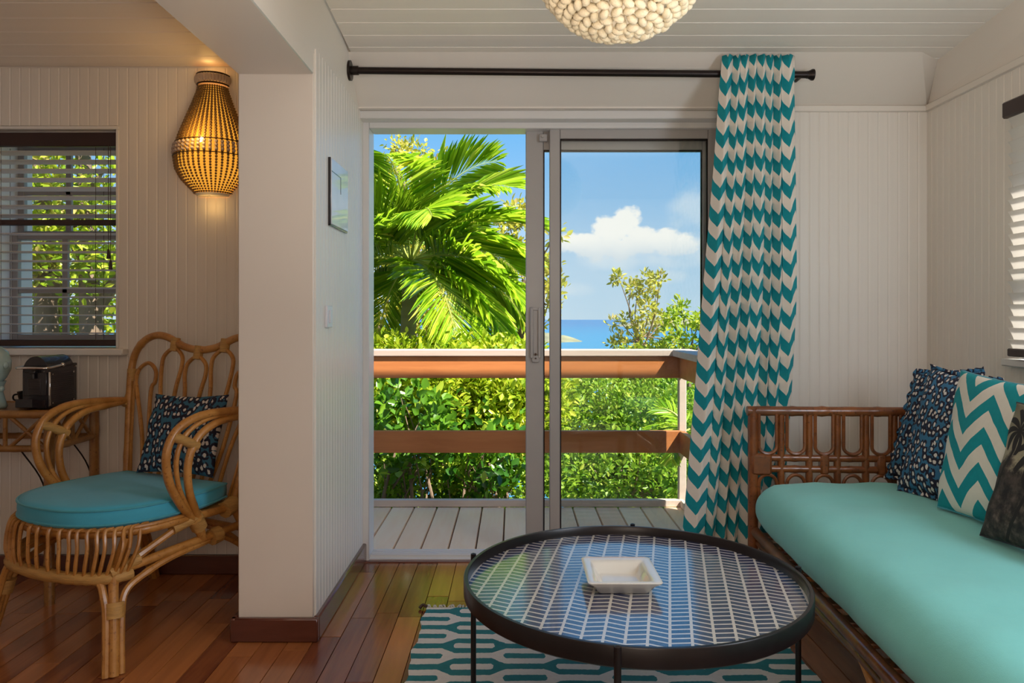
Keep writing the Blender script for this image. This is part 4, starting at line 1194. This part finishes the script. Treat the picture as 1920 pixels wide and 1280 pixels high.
MX, MY, MZ = -2.018, 3.20, TZ+.0065
cm = thing('coffee_machine', 'black capsule coffee machine with a chrome lever on the bamboo table', 'coffee machine', (MX, MY, MZ))
mb = MB(); w = .054
sec = [(.0, .0), (.0, .165)]+[(.060-.060*math.cos(a), .165+.058*math.sin(a)) for a in (.3, .6, .9, 1.2, PI/2)]+[(.175, .222), (.195, .21), (.205, .18), (.205, 0)]
prof = [(-w, 0), (-w, .150)]+[(-w*math.cos(a), .150+.068*math.sin(a)) for a in [PI*i/14 for i in range(1, 14)]]+[(w, .150), (w, 0)]
mb.prism([(x, -.06, z) for x, z in prof], (0, .185, 0))
me = mb.mesh('body', ang=.5); fix_normals(me); me.materials.append(M['black_plastic']); part('body', me, None, cm, local=True)
mb = MB().box((w, -.055, .012), (w+.005, .118, .150), .002)
for k in range(15): mb.box((w+.003, -.05, .018+k*.0087), (w+.008, .113, .0225+k*.0087), .001)
lp('side_panel', mb, M['black_grill'], cm, label='ribbed dark side panel')
lp('trim_strip', MB().box((w+.002, -.062, .01), (w+.009, -.055, .152), .001), M['chrome'], cm, label='thin metal trim')
mb = MB()
for (yy, zz) in ((-.045, .142), (.105, .142), (-.045, .02), (.105, .02)): mb.cyl((w+.006, yy, zz), (w+.0105, yy, zz), .004, 8)
lp('screws', mb, M['chrome'], cm)
mb = MB().box((-w+.004, -.066, .052), (w-.004, -.058, .150), .003)
lp('front_plate', mb, M['black_plastic'], cm)
mb = MB().box((-.026, -.068, .056), (.026, -.064, .125), .002)
for k in range(9): mb.box((-.024, -.070, .058+k*.0072), (.024, -.067, .061+k*.0072), .0005)
lp('cup_grille', mb, M['black_grill'], cm)
lp('spout', MB().cyl((0, -.075, .125), (0, -.075, .15), .008, 10).box((-.012, -.085, .145), (.012, -.06, .16), .003), M['black_plastic'], cm)
mb = MB().prism([(-.05, -.06, .0), (-.05, -.10, .004), (-.035, -.135, .012), (.035, -.135, .012), (.05, -.10, .004), (.05, -.06, .0)], (0, 0, .034))
me = mb.mesh('drip_tray'); fix_normals(me); me.materials.append(M['black_plastic']); part('drip_tray', me, None, cm, local=True)
lp('lever', MB().tube([(w+.012, .02, .178), (w+.012, -.05, .172), (w+.006, -.088, .170), (.0, -.10, .172), (-w-.006, -.088, .170), (-w-.012, -.05, .172), (-w-.012, .02, .178)], .0052, 10, 5).ball((w+.012, .02, .178), .010).ball((-w-.012, .02, .178), .010), M['chrome'], cm, label='chrome lever')
lp('tank_lid', MB().box((-.03, .12, .165), (.045, .165, .178), .004), M['black_plastic'], cm)
lp('water_tank', MB().box((-.045, .124, .0), (.045, .165, .165), .006), M['black_plastic'], cm)
cupm = MB().lathe([(.001, 0), (.026, .0), (.034, .012), (.044, .062), (.0425, .062), (.033, .014), (.001, .006)], 24, (-2.145, 3.29, TZ+.0005))
cupt = thing('cup', 'dark round cup on the bamboo table beside the coffee machine', 'cup', (-2.145, 3.29, TZ)); part('bowl', cupm, M['black_plastic'], cupt)
part('cup_handle', MB().tube([(-2.185, 3.29, TZ+.05), (-2.21, 3.29, TZ+.045), (-2.21, 3.29, TZ+.025), (-2.18, 3.29, TZ+.018)], .004, 6, 4), M['black_plastic'], cupt)
vz = thing('figurine', 'pale green glazed ceramic figurine at the left end of the bamboo table', 'figurine', (-2.228, 3.18, TZ+.001))
part('body', MB().lathe([(.001, 0), (.052, .0), (.056, .008), (.046, .04), (.038, .075), (.045, .10), (.052, .115)], 28, (-2.228, 3.18, TZ+.0012)), M['celadon'], vz)
part('head', MB().lathe([(.030, .105), (.052, .128), (.069, .165), (.070, .20), (.058, .24), (.034, .262), (.001, .268)], 28, (-2.228, 3.18, TZ+.0012)), M['celadon'], vz)
part('ear', MB().ball((-2.160, 3.165, TZ+.185), .016, sx=.5), M['celadon'], vz)
part('hand', MB().ball((-2.182, 3.17, TZ+.085), .014, sx=.8), M['celadon'], vz)

# ================================================================== DECK AND RAILING
DZ = -.03; DYE = 4.80
deck = struct('deck', MB().box((-4.5, YOUT, DZ-.2), (1.16, DYE, DZ-.028), 0), M['post_wood'], 'weathered wooden deck outside the sliding door', cat='deck')
DBm = unit_board(.02, .002, 'deck_board'); DBm.materials.append(M['deck_wood'])
x = 1.10; bw = .1445
while x > -3.0:
    put_board('deck_board', DBm, M['deck_wood'], deck, (x-bw/2, YOUT-.012, DZ-.028), (bw-.007, 0, 0), (0, 0, .028), (0, DYE-YOUT-.03, 0)); x -= bw
rl = thing('deck_railing', 'wooden deck railing with broad horizontal boards in front of the shrubs', 'railing', (-.8, 4.80, DZ))
RW = M['rail_wood']; RXR = 1.06
part('cap', MB().box((-4.2, 4.732, .936), (RXR+.09, 4.86, .978), .004), M['cap_wood'], rl, label='weathered pale top board')
part('cap', MB().box((RXR-.05, YOUT+.02, .936), (RXR+.09, 4.730, .978), .004), M['cap_wood'], rl, label='weathered pale top board')
for (z0, z1) in ((.796, .935), (.318, .458)):
    part('rail', MB().box((-4.2, 4.752, z0), (RXR+.02, 4.79, z1), .003), RW, rl)
    part('rail', MB().box((RXR, YOUT+.02, z0), (RXR+.036, 4.75, z1), .003), RW, rl)
part('toe_board', MB().box((-4.2, 4.755, DZ+.002), (RXR+.03, 4.80, .016), .003), M['cap_wood'], rl)
part('toe_board', MB().box((RXR+.005, YOUT+.02, DZ+.002), (RXR+.036, 4.75, .016), .003), M['cap_wood'], rl)
for (x, y) in ((RXR+.026, 4.80), (-2.2, 4.82), (-4.1, 4.82), (RXR+.065, 3.85)):
    part('post', MB().box((x-.024, y-.024, DZ-.4), (x+.024, y+.024, .936), .004), M['cap_wood'] if x > 1 and y > 4 else M['post_wood'], rl)
part('post', MB().box((RXR+.055, 4.42, DZ-.4), (RXR+.20, 4.52, .93), .004), M['post_wood'], rl, label='broad dark brown post')
roof = MB().box((XFAR-.4, YREAR-.5, 2.61), (2.13, 3.765, 2.66), 0)
struct('roof', roof, M['roof'], 'overhanging roof sheet above the house', cat='roof')

# ================================================================== LANDSCAPE
def terrain():
    mb = MB(); xs = np.concatenate([np.linspace(-140, -8, 16), np.linspace(-7, 7, 29), np.linspace(8, 140, 16)]); ys = np.concatenate([np.linspace(-12, 12, 36), np.linspace(14, 190, 26)])
    def h(x, y):
        d = max(0, y-5.0)
        return -.75-.22*d-.003*d*d+.10*mnoise.noise(Vector((x*.6, y*.6, 0)))+(.9*mnoise.noise(Vector((x*.06, y*.06, 3)))*min(1, d/15)) - (.0 if abs(x) < 8 else .02*(abs(x)-8))
    for y in ys:
        for x in xs: mb.v.append((x, y, h(x, y)))
    nx = len(xs)
    for j in range(len(ys)-1):
        for i in range(nx-1):
            a = j*nx+i; mb.f.append((a, a+1, a+nx+1, a+nx))
    struct('terrain', mb, M['soil'], 'green hillside falling away below the deck', cat='hillside'); return h
hgt = terrain()
mb = MB(); mb.quad((-24000, 100, -100), (24000, 100, -100), (24000, 15300, -100), (-24000, 15300, -100)); struct('sea', mb, M['sea'], 'blue sea reaching the horizon', cat='sea')
def island(name, cx, cy, rx, ry, hh, label, seed):
    mb = MB(); n = 40; m = 14; vs = []; fs = []
    for i in range(m+1):
        r = i/m
        for k in range(n):
            a = 2*PI*k/n; e = 1+.25*mnoise.noise(Vector((math.cos(a)*1.5+seed, math.sin(a)*1.5, 0)))
            z = hh*max(0, (1-r**1.5))*(1+.5*mnoise.noise(Vector((math.cos(a)*r*2.5, math.sin(a)*r*2.5+seed, 2))))
            vs.append((cx+rx*r*e*math.cos(a), cy+ry*r*e*math.sin(a), -101+z))
    for i in range(m):
        for k in range(n): fs.append((i*n+k, (i+1)*n+k, (i+1)*n+(k+1) % n, i*n+(k+1) % n))
    mb.add(vs, fs); return solo(name, mb, M['island'], label, 'island')
island('island', 140, 2900, 125, 200, 27, 'low brown island in the sea to the left of the small tree', 1)
island('island', 1350, 6600, 480, 300, 70, 'hazy distant island half hidden by the tree near the curtain', 4)

# ---- foliage
def leaf_mesh(name, P, D, Nn, L, Wd, mat, off=(0, 0, 0)):
    """folded six-point leaves; arrays of base points, axis directions, normals, lengths, widths"""
    n = len(P); D = D/np.linalg.norm(D, axis=1, keepdims=True)
    S = np.cross(D, Nn); S /= np.linalg.norm(S, axis=1, keepdims=True)+1e-9; U = np.cross(S, D)
    L = L[:, None]; Wd = Wd[:, None]
    V = np.empty((n, 6, 3))
    V[:, 0] = P; V[:, 1] = P+D*L*.38+S*Wd*.5+U*Wd*.14; V[:, 2] = P+D*L*.74+S*Wd*.36+U*Wd*.08; V[:, 3] = P+D*L-U*L*.08
    V[:, 4] = P+D*L*.74-S*Wd*.36+U*Wd*.08; V[:, 5] = P+D*L*.38-S*Wd*.5+U*Wd*.14
    V -= np.array(off)
    me = bpy.data.meshes.new(name); me.vertices.add(n*6); me.vertices.foreach_set('co', V.ravel().astype(np.float32))
    base = (np.arange(n)*6)[:, None]; loops = (base+np.array([[0, 1, 2, 3, 0, 3, 4, 5]])).ravel().astype(np.int32)
    me.loops.add(n*8); me.loops.foreach_set('vertex_index', loops)
    me.polygons.add(n*2); me.polygons.foreach_set('loop_start', (np.arange(n*2)*4).astype(np.int32))
    a = me.attributes.new('rnd', 'FLOAT', 'FACE'); r = np.repeat(np.clip(RNG.normal(.45, .25, n), 0, 1), 2); a.data.foreach_set('value', r.astype(np.float32))
    me.update(calc_edges=True); me.materials.append(mat); return me
def rnd_dirs(n, up=.0):
    d = RNG.normal(size=(n, 3)); d[:, 2] += up; return d/np.linalg.norm(d, axis=1, keepdims=True)
def clumps(C, R, per, L, Wd, upb=.4):
    """leaves around clump centres C (k,3) of radius R"""
    k = len(C); n = k*per; c = np.repeat(C, per, 0)
    d = rnd_dirs(n); rr = RNG.random(n)**.5
    P = c+d*(R*rr)[:, None]
    D = d*.8+rnd_dirs(n, upb)*.8
    N = rnd_dirs(n, 1.3)
    return P, D, N, L*RNG.uniform(.65, 1.25, n), Wd*RNG.uniform(.7, 1.2, n)
def ellipsoid_pts(c, r, k, shell=.45):
    d = rnd_dirs(k); q = (shell+(1-shell)*RNG.random(k))**(1/2.0)
    return np.array(c)+d*q[:, None]*np.array(r)
def branch(mb, a, b, r0, r1, sag=.1):
    a, b = Vector(a), Vector(b); m = a.lerp(b, .5)+Vector((random.uniform(-1, 1), random.uniform(-1, 1), random.uniform(-.3, .6)))*(b-a).length*sag
    mb.tube([a, m, b], lambda t: r0+(r1-r0)*t, 6, 4)
def bush(name, label, cat, c, r, k, per, L, Wd, mat, R=None, trunk=True, ground=None, nb=7, stems=1, group=None, tr=.03, bigleaves=0, barkm=None):
    c = np.array(c, float); r = np.array(r, float)
    g = hgt(c[0], c[1]) if ground is None else ground
    root = thing(name, label, cat, (c[0], c[1], g), 0, group)
    C = ellipsoid_pts(c, r, k); R = R or min(r)*.35
    if trunk:
        for s in range(stems):
            mb = MB(); b0 = Vector((c[0]+(s-(stems-1)/2)*.22, c[1]+random.uniform(-.1, .1), g-.05)); t0 = Vector((c[0]+(s-(stems-1)/2)*.5*r[0]/max(1, stems), c[1], c[2]-r[2]*.25))
            branch(mb, b0, t0, tr, tr*.6, .06)
            for q in range(nb//stems+1):
                e = C[RNG.integers(len(C))]; branch(mb, b0.lerp(t0, random.uniform(.35, 1)), e, tr*.5, tr*.14, .12)
            part('branches', mb, barkm or M['bark'], root)
    me = leaf_mesh('foliage', *clumps(C, R, per, L, Wd), mat, BASE[root.name])
    part('foliage', me, None, root, kind='stuff')
    if bigleaves:
        lm = leaf_mesh('leaf', np.array([[0., 0, 0]]), np.array([[0., 0, 1]]), np.array([[0., -1, .2]]), np.array([1.0]), np.array([.62]), mat)
        for q in range(bigleaves):
            d = rnd_dirs(1)[0]; d[1] = -abs(d[1])*.8-.3; d /= np.linalg.norm(d); p = c+d*r*random.uniform(.9, 1.04)
            o = link(bpy.data.objects.new('leaf', lm)); o.parent = root; o.location = Vector(p)-BASE[root.name]
            o.rotation_euler = (random.uniform(-.9, .9), random.uniform(-1.3, 1.3), random.uniform(-1.2, 1.2)); sc = random.uniform(.065, .10); o.scale = (sc, sc, sc)
    return root
def palm(c, base, label, nf=19, Lf=1.5, name='palm_tree', mat=None, tr=.085, nl=46, seed=3, spread=1.0):
    rs = random.Random(seed); mat = mat or M['leaf_palm']
    root = thing(name, label, 'palm', base)
    if tr:
        mb = MB(); a, b = Vector(base), Vector(c); P = [a+Vector((0, 0, -.1)), a.lerp(b, .4)+Vector((-.06, 0, 0)), a.lerp(b, .75), b]
        mb.tube(P, lambda t: tr*(1.25-.45*t)*(1+.05*math.sin(t*60)), 12, 10); part('trunk', mb, M['palm_bark'], root)
    for i in range(nf):
        az = 2*PI*(i*.382+rs.uniform(-.05, .05)); lvl = i/(nf-1)
        el = math.radians(78-92*lvl+rs.uniform(-8, 8)); L = Lf*rs.uniform(.85, 1.12)*(1 if lvl > .15 else .85)
        h = Vector((math.cos(az), math.sin(az), 0)); pts = []; p = Vector(c)+h*.03; n = 26
        e = el; 
        for k in range(n+1):
            pts.append(p.copy()); e -= math.radians((1.2+2.6*(k/n))*spread*(1.15 if lvl < .5 else 1.0)); p = p+(h*math.cos(e)+Vector((0, 0, math.sin(e))))*L/n
        mb = MB().tube(pts, lambda t: .014*(1-t*.85), 5, 1)
        P, D, N, LL, WW = [], [], [], [], []
        twist = rs.uniform(-.5, .5)
        for k in range(nl):
            t = .14+.86*k/(nl-1); f = t*n; q = min(n-1, int(f)); a = pts[q].lerp(pts[q+1], f-q); tg = (pts[q+1]-pts[q]).normalized()
            sd = tg.cross(Vector((0, 0, 1)));
            if sd.length < .05: sd = Vector((-h.y, h.x, 0))
            sd.normalize(); upv = sd.cross(tg); sd2 = sd*math.cos(twist)+upv*math.sin(twist)
            ll = L*.42*(math.sin(PI*min(1, .18+t*.80))**.7)+.05
            for s in (-1, 1):
                d = (sd2*s*.80+tg*(.62+.5*t)+upv*.18+Vector((rs.uniform(-.1, .1), rs.uniform(-.1, .1), -.22*rs.random()-.12))).normalized()
                P.append(a); D.append(d); N.append(upv+Vector((rs.uniform(-.3, .3),)*3)); LL.append(ll*rs.uniform(.85, 1.1)); WW.append(.020*rs.uniform(.8, 1.2))
        me = leaf_mesh('frond', np.array(P), np.array(D), np.array(N), np.array(LL), np.array(WW), mat, BASE[root.name])
        fo = part('frond', me, None, root); part('midrib', mb, M['palm_leafstem'], fo)
    return root
M['palm_leafstem'] = simple('palm_midrib', (.42, .48, .10), .5, var=.1)

# palm beside the deck
pc = at(770, 488, 7.3); palm(pc, (pc.x-.12, 7.35, hgt(pc.x, 7.35)), 'large green palm tree beyond the deck railing, left of the door stile', nf=28, Lf=1.52, nl=78, seed=5)
# yellowish trees behind the palm
bush('tree', 'tall thin yellow-leaved tree rising behind the palm crown', 'tree', at(765, 345, 10.5), (.58, .4, .66), 60, 20, .085, .045, M['leaf_yellow'], R=.14, nb=14, tr=.06)
bush('tree', 'yellow-green tree filling the gap beside and below the palm', 'tree', at(740, 560, 9.6), (1.0, .5, .85), 110, 36, .10, .055, M['leaf_yellow'], R=.2, nb=14, tr=.06)
bush('tree', 'sparse tree with rusty twigs right of the palm, seen through the sash gap', 'tree', at(975, 500, 9.8), (.62, .5, .95), 55, 26, .10, .055, M['leaf_yellow'], R=.15, nb=24, tr=.05)
# hedge tops and shrubs behind the rail on the left
bush('shrub', 'bright yellow-green clipped shrub behind the railing at the far left', 'shrub', at(730, 735, 6.3), (.62, .5, .40), 130, 70, .066, .036, M['leaf_hedge'], R=.17, stems=2, nb=10)
bush('shrub', 'bright yellow-green shrub behind the railing under the palm', 'shrub', at(850, 735, 6.2), (.55, .5, .41), 130, 70, .066, .036, M['leaf_hedge'], R=.17, stems=2, nb=10)
bush('shrub', 'yellow-green shrub behind the railing next to the door stile', 'shrub', at(960, 745, 6.2), (.42, .5, .42), 100, 70, .066, .036, M['leaf_hedge'], R=.17, stems=2, nb=10)
bush('shrub', 'dark glossy broad-leaved shrub against the railing at left', 'shrub', at(765, 795, 5.45), (.36, .26, .34), 40, 12, .085, .055, M['leaf_dark'], R=.13, stems=3, nb=12, tr=.016, bigleaves=90)
bush('shrub', 'glossy broad-leaved shrub low behind the middle railing board', 'shrub', at(900, 850, 5.6), (.42, .26, .30), 36, 12, .08, .05, M['leaf_dark'], R=.13, stems=3, nb=12, tr=.016, bigleaves=60)
bush('shrub', 'low light green shrub under the middle railing board at left', 'shrub', at(760, 890, 5.9), (.62, .4, .34), 90, 50, .06, .034, M['leaf_mid'], R=.16, stems=3, nb=14, tr=.022)
bush('shrub', 'low light green shrub under the middle railing board near the stile', 'shrub', at(930, 905, 6.1), (.55, .4, .36), 90, 50, .06, .034, M['leaf_mid'], R=.16, stems=3, nb=14, tr=.022)
# right: sunlit small-leaved shrubs, tree tops above the rail
bush('shrub', 'large small-leaved green shrub seen through the fixed pane', 'shrub', at(1110, 830, 6.9), (.62, .55, .62), 190, 60, .052, .028, M['leaf_mid'], R=.18, stems=2, nb=10)
bush('shrub', 'dense small-leaved green shrub at the right end of the railing', 'shrub', at(1240, 835, 6.6), (.55, .5, .58), 170, 60, .052, .028, M['leaf_mid'], R=.18, stems=2, nb=10)
bush('shrub', 'shaded green shrub low behind the fixed pane', 'shrub', at(1180, 900, 6.0), (.6, .35, .34), 90, 40, .06, .034, M['leaf_mid'], R=.16, stems=3, nb=14, tr=.022)
bush('tree', 'dark green tree behind the shrubs in the fixed pane', 'tree', at(1140, 800, 9.5), (1.6, .8, .68), 240, 40, .085, .045, M['leaf_mid'], R=.25, nb=8, tr=.05)
def open_tree(label, Y, foot, tips, mat, per, L, Wd, tr=.022):
    g = hgt(foot.x, Y); root = thing('tree', label, 'tree', (foot.x, Y, g)); mb = MB()
    fork = foot.lerp(at(tips[0][0], tips[0][1], Y), .25)
    mb.tube([(foot.x+.05, Y, g-.1), (foot.x, Y, (g+foot.z)/2), foot, fork], lambda t: tr*(1.3-.5*t), 7, 5); part('trunk', mb, M['bark'], root)
    C = []
    for (px, py, R) in tips:
        e = at(px, py, Y+random.uniform(-.25, .25)); mb = MB(); branch(mb, foot.lerp(fork, random.random()), e, tr*.5, tr*.15, .10); part('branch', mb, M['bark'], root)
        for q in range(3): C.append(tuple(e+Vector((random.gauss(0, R*.6), random.gauss(0, R*.6), random.gauss(0, R*.4)))))
    part('foliage', leaf_mesh('foliage', *clumps(np.array(C), .085, per, L, Wd), mat, BASE[root.name]), None, root, kind='stuff')
open_tree('small windswept tree with open branches above the railing against the sea', 8.6, at(1203, 665, 8.6),
          [(1160, 520, .06), (1182, 536, .06), (1206, 524, .05), (1236, 520, .05), (1229, 548, .06), (1196, 562, .07), (1218, 578, .07), (1162, 602, .07), (1190, 606, .09), (1226, 610, .08), (1243, 600, .06), (1152, 640, .09), (1182, 638, .11), (1212, 636, .11), (1252, 640, .10)], M['leaf_yellow'], 20, .075, .036)
bush('tree', 'bushy light green treetop just above the railing in front of the sea', 'tree', at(1225, 690, 8.3), (.50, .3, .24), 80, 34, .07, .036, M['leaf_hedge'], R=.12, nb=10, tr=.03)
open_tree('light green sapling beside the curtain above the railing', 7.9, at(1292, 680, 7.9),
          [(1277, 575, .05), (1262, 600, .05), (1292, 598, .06), (1312, 606, .06), (1264, 628, .07), (1288, 636, .08), (1312, 640, .08), (1330, 600, .08), (1340, 640, .08)], M['leaf_hedge'], 22, .07, .035)
palm(at(1296, 805, 5.1), tuple(at(1310, 1000, 5.15)), 'small spiky palm plant outside the railing corner', nf=9, Lf=.34, name='young_palm', tr=0, nl=14, seed=8)
# outside the alcove window
for (px, label) in ((88, 'pale barked tree trunk seen through the blind, left one'), (172, 'pale barked tree trunk seen through the blind, right one')):
    p = at(px, 640, 6.0); g = hgt(p.x, 6.0); t = thing('tree', label, 'tree', (p.x, 6.0, g))
    mb = MB().tube([(p.x+.05, 6, g-.1), (p.x, 6.0, 1.0), (p.x-.05, 6.05, 1.5), (p.x-.1, 6.1, 2.2), (p.x-.25, 6.2, 3.1)], lambda q: .10-.05*q, 10, 6)
    branch(mb, (p.x, 6, 1.2), (p.x+.4, 6.1, 2.4), .06, .02); branch(mb, (p.x, 6, 1.35), (p.x-.6, 6.2, 2.3), .05, .02)
    part('trunk', mb, M['bark'], t)
    C = ellipsoid_pts((p.x+(.15 if px > 100 else -.25), 5.75, 2.15), (.6, .3, .8), 90)
    part('foliage', leaf_mesh('foliage', *clumps(C, .16, 20, .08, .042), M['leaf_hedge'] if px > 100 else M['leaf_yellow'], BASE[t.name]), None, t, kind='stuff')
bush('tree', 'leafy tree filling the left part of the alcove window', 'tree', (-4.15, 6.6, 1.9), (.6, .35, .9), 90, 24, .08, .042, M['leaf_hedge'], R=.17, nb=10, tr=.05)
bush('shrub', 'green shrub growing below the alcove window trees', 'shrub', (-3.75, 7.2, .9), (1.5, .5, .75), 120, 30, .10, .055, M['leaf_hedge'], R=.24, stems=2, nb=10)
print('PLANKS', cnt)
print('objects', len(bpy.data.objects), 'planks', cnt, 'tris', sum(len(o.data.polygons)*2 for o in bpy.data.objects if o.type == 'MESH'))
